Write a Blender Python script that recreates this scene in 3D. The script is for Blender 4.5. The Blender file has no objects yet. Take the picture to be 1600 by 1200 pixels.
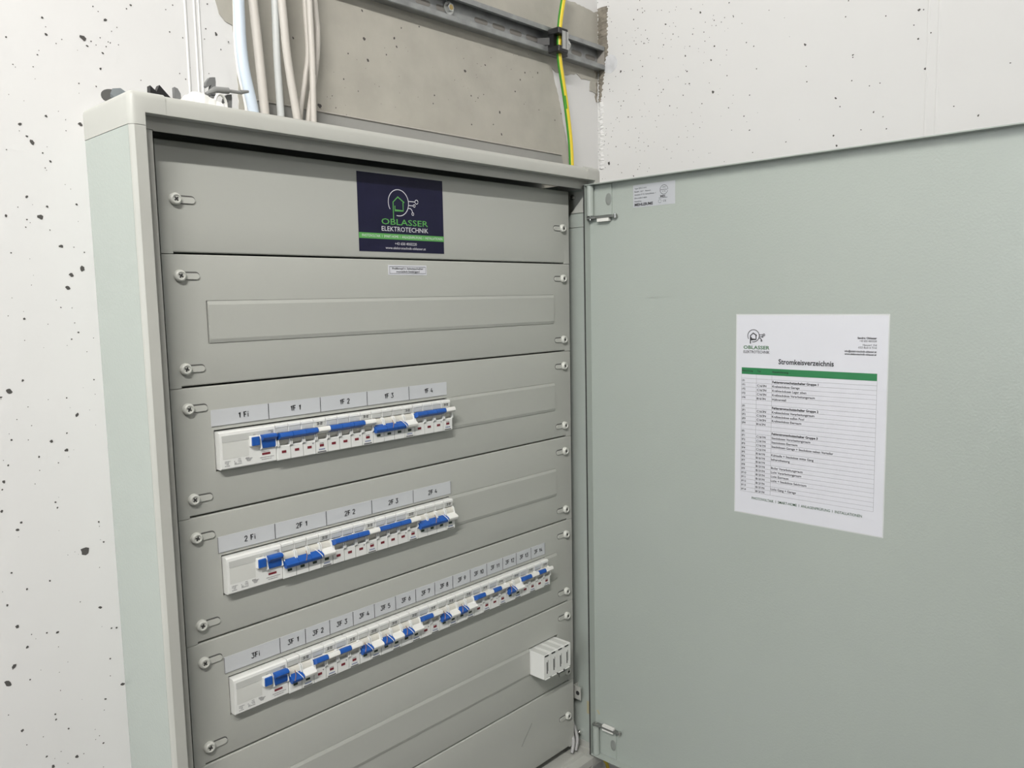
import bpy, bmesh, math, random
from mathutils import Vector, Matrix, Euler
random.seed(7)
S = bpy.context.scene
COL = S.collection
# ---------------------------------------------------------------- camera (metres; cover plates lie in the plane y=0, z up)
FPX = 1253.3
CAM_M = Matrix(((0.683586216, 0.091604941, -0.724098350), (-0.729642900, 0.061034870, -0.681099099), (-0.018196794, 0.993923176, 0.108561491)))
CAM_C = Vector((-0.385466, -0.885025, -0.053574))
cd = bpy.data.cameras.new('camera')
cd.sensor_width = 36.0
cd.lens = 36.0 * FPX / 1600.0
cd.clip_start = 0.01
cam = bpy.data.objects.new('camera', cd)
COL.objects.link(cam)
cam.matrix_world = Matrix.Translation(CAM_C) @ CAM_M.to_4x4()
S.camera = cam
# ---------------------------------------------------------------- world, light, exposure
W_ = bpy.data.worlds.new('world'); S.world = W_
W_.use_nodes = True
W_.node_tree.nodes['Background'].inputs[0].default_value = (0.9, 0.95, 1.0, 1)
W_.node_tree.nodes['Background'].inputs[1].default_value = 0.3
S.view_settings.view_transform = 'Standard'
S.view_settings.look = 'None'
S.view_settings.gamma = 1.0
S.view_settings.use_curve_mapping = False
S.view_settings.exposure = 0.34
TUBE_W = 84.0          # near ceiling tube lamp, scaled down for the added far fill
WINDOW_W = 7.0        # daylight through the window
def area(name, loc, rot, sx, sy, power, color):
    l = bpy.data.lights.new(name, 'AREA'); l.shape = 'RECTANGLE'
    l.size = sx; l.size_y = sy; l.energy = power; l.color = color
    o = bpy.data.objects.new(name, l); o.location = loc; o.rotation_euler = rot
    COL.objects.link(o); return o
ROOM = dict(x0=-2.2, x1=0.9, y0=-4.2, y1=0.083, z0=-1.62, z1=1.5)
TUBES = [(-1.42, -1.32, 1.0, 'white ceiling tube lamp close to the cabinet'), (0.0, -3.6, .12, 'dim unseen tube lamp added as fill at the far end of the room')]  # second entry: unseen fill lamp, added to brighten the cover plates
for tx, ty, tw, tl in TUBES:
    area('tube_light', (tx, ty, ROOM['z1'] - 0.085), (math.radians(70), 0, 0), 1.45, 0.05, TUBE_W * tw, (1.0, 0.97, 0.93))
WIN = dict(y0=-1.25, y1=0.0, za=-0.62, zb=0.95)
area('window_light', (ROOM['x0'] + 0.005, (WIN['y0'] + WIN['y1']) / 2, (WIN['za'] + WIN['zb']) / 2), (0, -math.pi / 2, 0),
     WIN['zb'] - WIN['za'] - .06, WIN['y1'] - WIN['y0'] - .06, WINDOW_W, (0.90, 0.96, 1.0))

# ---------------------------------------------------------------- pixel helpers (a pixel gives a direction, a known plane the distance)
def _ray(u, v):
    return CAM_M @ Vector(((u - 800) / FPX, -(v - 600) / FPX, -1.0))
def onY(u, v, y):
    d = _ray(u, v); return CAM_C + d * ((y - CAM_C.y) / d.y)
def onX(u, v, x):
    d = _ray(u, v); return CAM_C + d * ((x - CAM_C.x) / d.x)

# ---------------------------------------------------------------- materials
MATS = {}
def mat(name, col, rough=0.5, metal=0.0, bump=0.0, bscale=200.0, var=0.0, vscale=6.0, spec=0.5, emit=None, coat=0.0):
    if name in MATS: return MATS[name]
    m = bpy.data.materials.new(name); m.use_nodes = True
    nt = m.node_tree; b = nt.nodes['Principled BSDF']
    b.inputs['Base Color'].default_value = (*col, 1)
    b.inputs['Roughness'].default_value = rough
    b.inputs['Metallic'].default_value = metal
    b.inputs['Specular IOR Level'].default_value = spec
    b.inputs['Coat Weight'].default_value = coat
    tc = nt.nodes.new('ShaderNodeTexCoord')
    if var:
        n = nt.nodes.new('ShaderNodeTexNoise'); n.inputs['Scale'].default_value = vscale; n.inputs['Detail'].default_value = 6
        nt.links.new(tc.outputs['Object'], n.inputs['Vector'])
        r = nt.nodes.new('ShaderNodeValToRGB')
        r.color_ramp.elements[0].position = .3; r.color_ramp.elements[1].position = .7
        r.color_ramp.elements[0].color = (*[max(0, c * (1 - var)) for c in col], 1)
        r.color_ramp.elements[1].color = (*[min(1, c * (1 + var)) for c in col], 1)
        nt.links.new(n.outputs['Fac'], r.inputs['Fac']); nt.links.new(r.outputs['Color'], b.inputs['Base Color'])
    if bump:
        n2 = nt.nodes.new('ShaderNodeTexNoise'); n2.inputs['Scale'].default_value = bscale; n2.inputs['Detail'].default_value = 3
        nt.links.new(tc.outputs['Object'], n2.inputs['Vector'])
        bp = nt.nodes.new('ShaderNodeBump'); bp.inputs['Strength'].default_value = bump; bp.inputs['Distance'].default_value = 0.001
        nt.links.new(n2.outputs['Fac'], bp.inputs['Height']); nt.links.new(bp.outputs['Normal'], b.inputs['Normal'])
    if emit:
        b.inputs['Emission Color'].default_value = (*emit[:3], 1); b.inputs['Emission Strength'].default_value = emit[3]
    MATS[name] = m; return m
PANEL = mat('panel_grey_paint', (.425, .435, .405), .42, bump=.04, bscale=900, var=.02, vscale=3)
FRAMEP = mat('frame_grey_plastic', (.435, .44, .41), .4, var=.03, vscale=8)
GREEN = mat('door_greygreen_paint', (.385, .425, .395), .24, bump=.2, bscale=330, var=.015, vscale=2.5)
WHITEPL = mat('device_white_plastic', (.74, .75, .73), .38)
GREYPL = mat('device_grey_window', (.52, .53, .51), .25)
BEIGE = mat('device_warm_drum', (.60, .59, .54), .45)
BLUE = mat('device_blue_plastic', (.007, .085, .38), .36)
REDI = mat('indicator_red', (.17, .012, .022), .4)
GREENI = mat('indicator_green', (.012, .035, .022), .4)
INK = mat('black_ink', (.018, .018, .022), .6)
INKG = mat('grey_ink', (.22, .22, .23), .6)
INKB = mat('blue_ink', (.06, .12, .32), .6)
PAPER = mat('paper_white', (.66, .67, .72), .35, var=.01, vscale=20)
LABELP = mat('label_tape', (.55, .57, .59), .4)
STEEL = mat('zinc_steel', (.50, .51, .50), .38, metal=.85, var=.12, vscale=60)
RAILM = mat('rail_galvanised', (.30, .31, .31), .45, metal=.6, var=.2, vscale=40)
CHROME = mat('screw_bright', (.72, .72, .70), .2, metal=1.0)
SCREWP = mat('fastener_grey_plastic', (.60, .61, .57), .3)
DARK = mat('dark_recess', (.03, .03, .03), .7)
BLACKPL = mat('black_plastic', (.009, .009, .010), .45)
GREYCL = mat('dark_grey_clip', (.16, .165, .165), .5)
WALLW = mat('wall_white_paint', (.66, .66, .655), .75, bump=.3, bscale=35, var=.012, vscale=5)
CONC = mat('bare_concrete', (.395, .38, .335), .9, bump=.5, bscale=90, var=.07, vscale=22)
CONCD = mat('rough_concrete', (.22, .20, .165), .95, bump=1.0, bscale=120, var=.3, vscale=60)
PIT = mat('pit_shaded_concrete', (.075, .072, .068), .95)  # bare concrete inside pits, with the pit shade put into the colour
CABLE = mat('cable_grey', (.52, .495, .455), .5)
CABLEG = mat('cable_cool_grey', (.50, .52, .515), .5)
COND = mat('conduit_pale_blue', (.56, .64, .73), .4)
CABLEW = mat('cable_white', (.75, .75, .72), .5)
YEL = mat('wire_yellow', (.72, .55, .035), .4)
GRN = mat('wire_green', (.05, .26, .02), .4)
NAVY = mat('sticker_navy', (.011, .011, .036), .5, var=.1, vscale=40, spec=.25)
LOGOG = mat('logo_green', (.10, .36, .085), .45)
LOGOW = mat('logo_white', (.72, .72, .76), .45)
TABG = mat('table_green', (.018, .19, .065), .5)
SEALP = mat('laminate_edge', (.60, .62, .62), .2)
RATING = mat('rating_plate', (.46, .48, .51), .3)
FLOORM = mat('floor_concrete', (.17, .165, .155), .7, var=.1, vscale=3)
SMUDGE = mat('scratch_grey', (.27, .28, .26), .5)
OCHRE = mat('rust_spot', (.40, .37, .24), .7)

# ---------------------------------------------------------------- object helpers
def add(name, bm, m, parent=None, smooth=False, loc=None):
    me = bpy.data.meshes.new(name)
    bmesh.ops.recalc_face_normals(bm, faces=bm.faces[:])
    bm.to_mesh(me); bm.free()
    return addm(name, me, m, parent, smooth, loc)
def addm(name, me, m, parent=None, smooth=False, loc=None):
    for x in (m if isinstance(m, (list, tuple)) else [m]):
        if len(me.materials) < (len(m) if isinstance(m, (list, tuple)) else 1): me.materials.append(x)
    if smooth:
        for f in me.polygons: f.use_smooth = True
        try: me.set_sharp_from_angle(angle=math.radians(38))
        except Exception: pass
    o = bpy.data.objects.new(name, me); COL.objects.link(o)
    if parent is not None: o.parent = parent
    if loc is not None: o.location = loc
    return o
def tag(o, label, cat, group=None, kind=None):
    o['label'] = label; o['category'] = cat
    if group: o['group'] = group
    if kind: o['kind'] = kind
    return o
def thing(name, label, cat, loc=(0, 0, 0), group=None):
    o = bpy.data.objects.new(name, None); COL.objects.link(o); o.location = loc; o.empty_display_size = .02
    return tag(o, label, cat, group)
def struct(o): o['kind'] = 'structure'; return o
def box(bm, x0, x1, y0, y1, z0, z1, bev=0.0, seg=2):
    r = bmesh.ops.create_cube(bm, size=1.0)
    vs = r['verts']
    bmesh.ops.scale(bm, vec=(x1 - x0, y1 - y0, z1 - z0), verts=vs)
    bmesh.ops.translate(bm, vec=((x0 + x1) / 2, (y0 + y1) / 2, (z0 + z1) / 2), verts=vs)
    if bev:
        es = list({e for v in vs for e in v.link_edges})
        bmesh.ops.bevel(bm, geom=es, offset=bev, segments=seg, affect='EDGES', profile=.5)
def B(x0, x1, y0, y1, z0, z1, bev=0.0, seg=2):
    bm = bmesh.new(); box(bm, x0, x1, y0, y1, z0, z1, bev, seg); return bm
def prism(bm, pts, axis, a, b):
    """polygon pts extruded along axis from a to b; pts are in the two other axes, in xyz order"""
    def mk(p, t):
        return {'x': (t, p[0], p[1]), 'y': (p[0], t, p[1]), 'z': (p[0], p[1], t)}[axis]
    va = [bm.verts.new(mk(p, a)) for p in pts]; vb = [bm.verts.new(mk(p, b)) for p in pts]
    n = len(pts); fs = [bm.faces.new(va), bm.faces.new(vb[::-1])]
    for i in range(n): fs.append(bm.faces.new((va[i], vb[i], vb[(i + 1) % n], va[(i + 1) % n])))
    return va, vb, fs
def P(pts, axis, a, b):
    bm = bmesh.new(); prism(bm, pts, axis, a, b); return bm
def frame_axes(d):
    d = d.normalized(); up = Vector((0, 0, 1)) if abs(d.z) < .95 else Vector((1, 0, 0))
    s = d.cross(up).normalized(); return s, d.cross(s).normalized()
def tube(bm, pts, r, n=10, caps=True, matsplit=None):
    pts = [Vector(p) for p in pts]; rings = []
    s0 = None
    for i, p in enumerate(pts):
        d = (pts[min(i + 1, len(pts) - 1)] - pts[max(i - 1, 0)]).normalized()
        if s0 is None: s0, t0 = frame_axes(d)
        s0 = (s0 - d * s0.dot(d)).normalized(); t0 = d.cross(s0)
        rr = r[i] if isinstance(r, (list, tuple)) else r
        rings.append([bm.verts.new(p + (s0 * math.cos(2 * math.pi * k / n) + t0 * math.sin(2 * math.pi * k / n)) * rr) for k in range(n)])
    for a, b in zip(rings, rings[1:]):
        for k in range(n):
            f = bm.faces.new((a[k], a[(k + 1) % n], b[(k + 1) % n], b[k]))
            if matsplit: f.material_index = 1 if matsplit(f.calc_center_median(), f, a, k, n) else 0
    if caps:
        bm.faces.new(rings[0][::-1]); bm.faces.new(rings[-1])
def T(pts, r, n=10):
    bm = bmesh.new(); tube(bm, pts, r, n); return bm
def spline(pts, k=6):
    pts = [Vector(p) for p in pts]; q = [pts[0] * 2 - pts[1]] + pts + [pts[-1] * 2 - pts[-2]]; out = []
    for i in range(1, len(q) - 2):
        a, b, c, d = q[i - 1:i + 3]
        for j in range(k):
            t = j / k
            out.append(.5 * ((2 * b) + (c - a) * t + (2 * a - 5 * b + 4 * c - d) * t * t + (3 * b - a - 3 * c + d) * t ** 3))
    out.append(pts[-1]); return out
def cyl(bm, c, r, h, axis='y', n=20, r2=None):
    """cylinder from c along +axis by h"""
    d = {'x': Vector((1, 0, 0)), 'y': Vector((0, 1, 0)), 'z': Vector((0, 0, 1))}[axis]
    c = Vector(c); tube(bm, [c, c + d * h], [r, r2 if r2 is not None else r], n)

SF = {'1': ([[(.10, .78), (.36, 1.0), (.36, 0)]], .52), '2': ([[(.05, .75), (.10, .92), (.30, 1.0), (.50, .92), (.55, .72), (.45, .52), (.05, .0), (.60, .0)]], .66),
      '3': ([[(.05, 1.0), (.56, 1.0), (.28, .60), (.48, .54), (.58, .34), (.50, .10), (.28, 0), (.08, .07), (.02, .2)]], .66), '4': ([[(.34, 1.0), (.04, .28), (.62, .28)], [(.46, .55), (.46, 0)]], .66),
      '5': ([[(.55, 1.0), (.12, 1.0), (.08, .55), (.30, .62), (.52, .52), (.58, .30), (.48, .08), (.26, 0), (.04, .1)]], .66), '6': ([[(.48, 1.0), (.16, .55), (.06, .30), (.14, .07), (.32, 0), (.52, .08), (.58, .30), (.50, .50), (.32, .58), (.16, .50)]], .66),
      '7': ([[(.04, .80), (.04, 1.0), (.58, 1.0), (.24, 0)]], .62), '8': ([[(.30, .54), (.10, .66), (.10, .88), (.30, 1.0), (.50, .88), (.50, .66), (.30, .54), (.06, .36), (.08, .10), (.30, 0), (.54, .10), (.54, .36), (.30, .54)]], .66),
      '9': ([[(.12, 0), (.44, .45), (.54, .70), (.46, .93), (.28, 1.0), (.10, .92), (.03, .70), (.10, .50), (.28, .42), (.44, .50)]], .64), '0': ([[(.30, 1.0), (.12, .93), (.05, .72), (.05, .28), (.12, .07), (.30, 0), (.48, .07), (.55, .28), (.55, .72), (.48, .93), (.30, 1.0)]], .64),
      'F': ([[(.58, 1.0), (.10, 1.0), (.10, 0)], [(.10, .52), (.50, .52)]], .64), 'i': ([[(.14, .70), (.14, 0)], [(.14, 1.0), (.14, .86)]], .28), ' ': ([], .36)}
def stroke_text(bm, pl, s, a, b, size, w, h=.0003):
    sp_ = .13; wd = sum(SF[c][1] + sp_ for c in s) * size; x = a - wd / 2; n = 0
    for c in s:
        for line in SF[c][0]:
            n += 1; stroke_into(bm, pl, [(x + u * size, b + v * size) for u, v in line], w, h + n * .00001)
        x += (SF[c][1] + sp_) * size
# ---- flat print in a plane: local coordinates (a, b) -> origin + a*R + b*U, lifted along N
class Plane:
    def __init__(s, o, R, U, N): s.o, s.R, s.U, s.N = Vector(o), Vector(R), Vector(U), Vector(N)
    def pt(s, a, b, h=0): return s.o + s.R * a + s.U * b + s.N * h
_tc = bpy.data.curves.new('tmp_text', 'FONT'); _to = bpy.data.objects.new('tmp_text', _tc); COL.objects.link(_to)
_tc.resolution_u = 2
def text_into(bm, pl, s, a, b, size, align='l', width=None, bold=0.0, h=.0004, cond=1.0, shear=0.0):
    """text with cap height size; (a,b) is the baseline start/centre/end"""
    _tc.body = s; _tc.offset = bold; _tc.size = 1.0; _tc.shear = shear
    bpy.context.view_layer.update()
    dg = bpy.context.evaluated_depsgraph_get()
    me = _to.evaluated_get(dg).to_mesh()
    vs = [v.co.copy() for v in me.vertices]
    fs = [tuple(p.vertices) for p in me.polygons]
    _to.evaluated_get(dg).to_mesh_clear()
    if not vs: return
    x0 = min(v.x for v in vs); x1 = max(v.x for v in vs)
    sc = size / .70; sx = sc * cond
    if width: sx = width / (x1 - x0)
    w = (x1 - x0) * sx
    off = {'l': 0, 'c': -w / 2, 'r': -w}[align]
    nv = [bm.verts.new(pl.pt(a + off + (v.x - x0) * sx, b + v.y * sc, h)) for v in vs]
    for f in fs:
        try: bm.faces.new([nv[i] for i in f])
        except ValueError: pass
def rect_into(bm, pl, a0, b0, a1, b1, h=.0003):
    vs = [bm.verts.new(pl.pt(*q, h)) for q in ((a0, b0), (a1, b0), (a1, b1), (a0, b1))]
    bm.faces.new(vs)
def stroke_into(bm, pl, pts, w, h=.0004, closed=False):
    n = len(pts); L = []; R = []
    for i in range(n):
        if closed: p0, p1 = pts[i - 1], pts[(i + 1) % n]
        else: p0, p1 = pts[max(i - 1, 0)], pts[min(i + 1, n - 1)]
        dx, dy = p1[0] - p0[0], p1[1] - p0[1]; l = math.hypot(dx, dy) or 1
        nx, ny = -dy / l * w / 2, dx / l * w / 2
        m_ = 1.0
        if 0 < i < n - 1 or closed:
            e = (pts[i][0] - pts[i - 1][0], pts[i][1] - pts[i - 1][1]); el = math.hypot(*e) or 1
            m_ = 1 / max(.5, abs((e[0] * dx + e[1] * dy) / el / l))
        L.append(bm.verts.new(pl.pt(pts[i][0] + nx * m_, pts[i][1] + ny * m_, h))); R.append(bm.verts.new(pl.pt(pts[i][0] - nx * m_, pts[i][1] - ny * m_, h)))
    for i in range(n if closed else n - 1):
        j = (i + 1) % n
        bm.faces.new((L[i], R[i], R[j], L[j]))
def addflat(name, bm, m, parent):
    me = bpy.data.meshes.new(name); bm.to_mesh(me); bm.free(); return addm(name, me, m, parent)
def arc(cx, cy, r, a0, a1, n=24, ry=None):
    ry = ry or r
    return [(cx + r * math.cos(math.radians(a0 + (a1 - a0) * i / n)), cy + ry * math.sin(math.radians(a0 + (a1 - a0) * i / n))) for i in range(n + 1)]

# ================================================================ THE ROOM
X0, X1, Y0, Y1, Z0, Z1 = (ROOM[k] for k in ('x0', 'x1', 'y0', 'y1', 'z0', 'z1'))
struct(add('floor', B(X0 - .1, X1 + .1, Y0 - .1, Y1 + .1, Z0 - .1, Z0), FLOORM))
RAWW = mat('raw_concrete_wall', (.26, .255, .24), .9, var=.1, vscale=4)
struct(add('ceiling', B(X0 - .1, X1 + .1, Y0 - .1, Y1 + .1, Z1, Z1 + .1), RAWW))
wall_back = struct(add('wall_back', B(X0 - .1, X1 + .1, Y1, Y1 + .1, Z0, Z1), WALLW))
wall_right = struct(add('wall_right', B(X1, X1 + .1, Y0, Y1, Z0, Z1), WALLW))
struct(add('wall_front', B(X0 - .1, X1 + .1, Y0 - .1, Y0, Z0, Z1), RAWW))
bm = bmesh.new()
box(bm, X0 - .1, X0, Y0, WIN['y0'], Z0, Z1); box(bm, X0 - .1, X0, WIN['y1'], Y1, Z0, Z1)
box(bm, X0 - .1, X0, WIN['y0'], WIN['y1'], Z0, WIN['za']); box(bm, X0 - .1, X0, WIN['y0'], WIN['y1'], WIN['zb'], Z1)
struct(add('wall_left', bm, RAWW))
bm = bmesh.new()
ya, yb, za, zb = WIN['y0'], WIN['y1'], WIN['za'], WIN['zb']
box(bm, X0 - .07, X0 - .02, ya, ya + .05, za, zb); box(bm, X0 - .07, X0 - .02, yb - .05, yb, za, zb)
box(bm, X0 - .07, X0 - .02, ya + .05, yb - .05, za, za + .05); box(bm, X0 - .07, X0 - .02, ya + .05, yb - .05, zb - .05, zb)
win = struct(add('window_1', bm, WHITEPL))
add('pane', B(X0 - .05, X0 - .044, ya + .05, yb - .05, za + .05, zb - .05), mat('frosted_pane', (.8, .85, .9), .5, emit=(.9, .96, 1.0, 0.15)), win)

# bare concrete strip on the back wall (uneven edge of the paint coat)
def jag(pts, amp, step=.006):
    out = []
    for i, p in enumerate(pts):
        q = pts[(i + 1) % len(pts)]; n = max(1, int((q - p).length / step))
        for k in range(n):
            t = p.lerp(q, k / n); a = amp if k else amp * .3
            out.append(t + Vector((random.uniform(-a, a), 0, random.uniform(-a, a))))
    return out
YW = Y1
cp = [onY(u, v, YW) for u, v in ((336, 0), (342, 22), (352, 34), (363, 40), (369, 75), (372, 140), (374, 200), (380, 300))]
cp += [onY(u, v, YW) for u, v in ((888, 300), (888, 236), (881, 200), (872, 150), (866, 128), (862, 106), (868, 113), (884, 117), (900, 115), (908, 124), (922, 126), (921, 142), (931, 147))]
cp += [Vector((X1 - .0005, YW, onY(931, 118, YW).z))]
cp += [Vector((X1 - .0005, YW, onY(932, 18, YW).z))]
cp += [onY(u, v, YW) for u, v in ((927, 20), (918, 14), (908, 10), (898, 4), (884, 0))]
cp += [onY(880, -60, YW), onY(330, -60, YW)]
cp = jag(cp, .0011)
from mathutils.geometry import tessellate_polygon
bm = bmesh.new(); fv = [bm.verts.new((p.x, YW - .0012, p.z)) for p in cp]; bv = [bm.verts.new((p.x, YW + .002, p.z)) for p in cp]
for tri in tessellate_polygon([[Vector((p.x, p.z, 0)) for p in cp]]):
    try: bm.faces.new([fv[i] for i in tri])
    except ValueError: pass
for i in range(len(cp)): bm.faces.new((fv[i - 1], fv[i], bv[i], bv[i - 1]))
add('bare_concrete_strip', bm, CONC, wall_back)
# crusty joint in the corner of the two walls
def crust(name, wall, axis, us, m, w0, w1, amp):
    bm = bmesh.new(); rows = []
    for (z, wl, wr) in us:
        a = random.uniform(-amp, amp); b = random.uniform(-amp, amp)
        rows.append((z, w0 + wl + a, w1 + wr + b))
    prev = None
    for z, l, r in rows:
        mid = (l + r) / 2; hgt = random.uniform(.0012, .003)
        if axis == 'back': vs = [bm.verts.new((l, YW, z)), bm.verts.new((mid, YW - hgt, z)), bm.verts.new((r, YW, z))]
        else: vs = [bm.verts.new((X1, l, z)), bm.verts.new((X1 - hgt, mid, z)), bm.verts.new((X1, r, z))]
        if prev:
            bm.faces.new((prev[0], prev[1], vs[1], vs[0])); bm.faces.new((prev[1], prev[2], vs[2], vs[1]))
        prev = vs
    add(name, bm, m, wall)
zt = onX(940, 12, X1).z; zm = onX(940, 72, X1).z; zl = onX(938, 105, X1).z; zb_ = onX(936, 160, X1).z; ze = onX(935, 265, X1).z
crust('rough_joint', wall_right, 'right', [(zt + (zm - .03 - zt) * i / 40, 0, 0) for i in range(41)], CONCD, Y1 - .024, Y1 - .001, .0022)
crust('rough_joint', wall_right, 'right', [(zl + .01 + (zb_ - zl - .01) * i / 30, .012 * i / 30, 0) for i in range(31)], CONCD, Y1 - .020, Y1 - .002, .0025)
crust('rough_joint', wall_right, 'right', [(zb_ + (ze - zb_) * i / 60, 0, 0) for i in range(61)], WALLW, Y1 - .013, Y1 - .002, .003)
crust('rough_joint', wall_back, 'back', [(zl + (zb_ - zl) * i / 14, .006 * i / 14, 0) for i in range(15)], CONCD, X1 - .014, X1 - .001, .003)
# dowel patch beside the rail end on the right wall
c = onX(953, 100, X1); bm = bmesh.new()
tube(bm, [c + Vector((-.0005, 0, 0)), c + Vector((.001, 0, 0))], .017, 24); add('filler_patch', bm, mat('filler_grey', (.62, .63, .65), .85, bump=.6, bscale=60, var=.12, vscale=50), wall_right)
# formwork ridges
for xa, wd in ((.0825, .0022), (.0940, .0020), (.1000, .0014)):
    add('formwork_ridge', P([(xa, YW), (xa + wd * .5, YW - .0012), (xa + wd, YW - .0012), (xa + wd * 1.8, YW)], 'z', .12, Z1 - .01), WALLW, wall_back)
for ya_ in (-.505, -.519):
    add('formwork_ridge', P([(X1, ya_), (X1 - .0006, ya_ - .0012), (X1 - .0006, ya_ - .002), (X1, ya_ - .0035)], 'z', Z0, Z1 - .01), WALLW, wall_right)

# pits (air pores) in the walls: pixel centre in a zoom crop, radius in crop pixels
PL = []
def crop(x, y, s, pts): PL.extend([(x + u / s, y + v / s, r / s) for u, v, r in pts])
crop(0, 0, 4, ((520, 240, 20), (545, 288, 7), (568, 259, 5), (642, 333, 7), (658, 125, 12), (817, 33, 8), (580, 40, 5), (790, 55, 5), (627, 430, 7), (287, 215, 10), (37, 232, 6), (262, 110, 7), (233, 342, 5), (80, 402, 4), (207, 418, 4), (493, 522, 5), (600, 541, 5), (123, 776, 12), (200, 890, 18), (287, 725, 8), (315, 1010, 7), (282, 1050, 5), (266, 956, 5), (40, 935, 4), (412, 818, 4), (730, 172, 4), (697, 196, 4), (675, 262, 4), (689, 268, 4), (740, 280, 4), (625, 236, 4), (613, 72, 4), (1060, 200, 6), (1295, 25, 6), (1285, 180, 6), (1278, 245, 4), (1425, 263, 5), (1380, 310, 5), (1305, 460, 4), (1160, 495, 6), (1122, 460, 5), (880, 502, 4), (385, 247, 4), (350, 272, 4), (600, 282, 4), (663, 292, 4), (1078, 33, 5), (1035, 60, 4), (1142, 237, 5), (1188, 423, 4), (500, 776, 15), (168, 852, 8), (1350, 215, 12)))
crop(0, 300, 3, ((125, 22, 8), (220, 68, 6), (190, 118, 13), (358, 58, 6), (28, 111, 6), (126, 130, 4), (287, 255, 10), (385, 360, 15), (333, 388, 12), (318, 450, 10), (285, 541, 4), (114, 594, 6), (367, 658, 5), (335, 690, 4), (52, 285, 4), (107, 883, 6), (42, 933, 12), (3, 962, 6), (360, 1045, 9), (240, 1168, 8), (53, 1163, 5), (440, 880, 4), (312, 965, 4), (313, 1130, 4), (131, 1007, 3), (148, 1095, 3), (234, 178, 3), (120, 165, 4), (395, 283, 4)))
crop(0, 700, 2.4, ((250, 8, 7), (146, 33, 4), (14, 126, 6), (8, 156, 4), (6, 238, 6), (66, 307, 7), (80, 279, 5), (208, 203, 4), (215, 224, 4), (318, 385, 17), (388, 352, 4), (43, 468, 4), (187, 498, 4), (376, 598, 6), (64, 669, 7), (27, 589, 5), (101, 529, 4), (216, 691, 5), (175, 693, 4), (103, 746, 5), (53, 818, 10), (30, 884, 12), (418, 675, 4), (437, 674, 4), (413, 790, 4), (459, 885, 7), (395, 941, 5), (207, 998, 4), (210, 1018, 4), (257, 1052, 4), (83, 1060, 6), (288, 1156, 6), (200, 1194, 7), (388, 1106, 4), (175, 1157, 4), (113, 868, 4), (370, 277, 4), (30, 65, 4)))
crop(340, 0, 2.5, ((562, 42, 5), (571, 153, 8), (585, 237, 6), (688, 150, 5), (697, 183, 5), (715, 110, 4), (508, 210, 4), (657, 215, 4), (785, 105, 4), (964, 278, 8), (1043, 255, 5), (1100, 440, 7), (1107, 525, 5), (988, 375, 4), (1015, 383, 4), (990, 487, 4), (1075, 487, 4), (845, 373, 4), (840, 405, 4), (1037, 370, 3), (397, 415, 10), (490, 310, 4), (293, 150, 5), (1198, 285, 4), (1180, 312, 4), (1248, 285, 5), (1160, 358, 4), (1315, 470, 4), (1253, 430, 3), (460, 422, 3), (445, 375, 3), (547, 357, 3), (1340, 445, 4)))
RL = []
def cropr(x, y, s, pts): RL.extend([(x + q[0] / s, y + q[1] / s, (q[2] if len(q) > 2 else 3) / s) for q in pts])
cropr(900, 0, 2.286, ((220, 35), (238, 45), (206, 70), (320, 87, 4), (347, 122), (313, 160), (255, 138), (243, 155), (215, 158), (391, 200, 4), (170, 192), (238, 237), (397, 255, 4), (445, 45, 5), (411, 32), (547, 10), (563, 60), (495, 165, 4), (494, 73), (609, 152), (635, 165), (819, 160, 6), (989, 197, 4), (989, 205), (963, 60), (974, 3), (1107, 57), (1225, 36, 6), (1242, 34), (1223, 139, 4), (1207, 90), (1268, 117), (1247, 246, 5), (1552, 225), (1350, 380), (1437, 413, 5), (928, 351, 6), (943, 381), (1063, 401, 4), (1097, 417), (1109, 460), (1018, 464), (1048, 307), (1086, 297), (985, 288), (931, 521, 5), (920, 485, 4), (750, 507), (825, 292), (822, 237), (645, 246), (490, 329, 6), (405, 299), (450, 370), (620, 465, 4), (631, 545), (187, 418), (170, 361), (312, 320), (226, 320), (258, 522), (118, 583, 8), (206, 629, 4), (143, 524), (161, 378), (335, 378), (383, 340), (483, 215, 4), (417, 122), (457, 115), (160, 255, 5), (545, 385), (600, 415), (540, 270), (620, 340)))
for _ in range(230):                       # swarms of the finest pores
    u = 930 + abs(random.gauss(0, 1)) * 130; v = random.uniform(0, 285)
    if v < 284 - (u - 912) * .135: RL.append((u, v, random.uniform(.5, 1.1)))
for _ in range(170):
    u = random.uniform(0, 300); v = random.uniform(0, 1200)
    if u < 120 + v * .05: PL.append((u, v, random.uniform(.5, 1.0)))
for _ in range(45): PL.append((random.uniform(500, 850), random.uniform(70, 190), random.uniform(.5, .9)))
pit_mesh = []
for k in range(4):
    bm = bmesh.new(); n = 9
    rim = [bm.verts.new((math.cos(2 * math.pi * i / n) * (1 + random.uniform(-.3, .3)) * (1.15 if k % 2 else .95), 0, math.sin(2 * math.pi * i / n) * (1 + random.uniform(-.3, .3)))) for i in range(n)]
    bm.faces.new(rim); me = bpy.data.meshes.new('pit'); bm.to_mesh(me); bm.free(); me.materials.append(PIT); pit_mesh.append(me)
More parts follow.
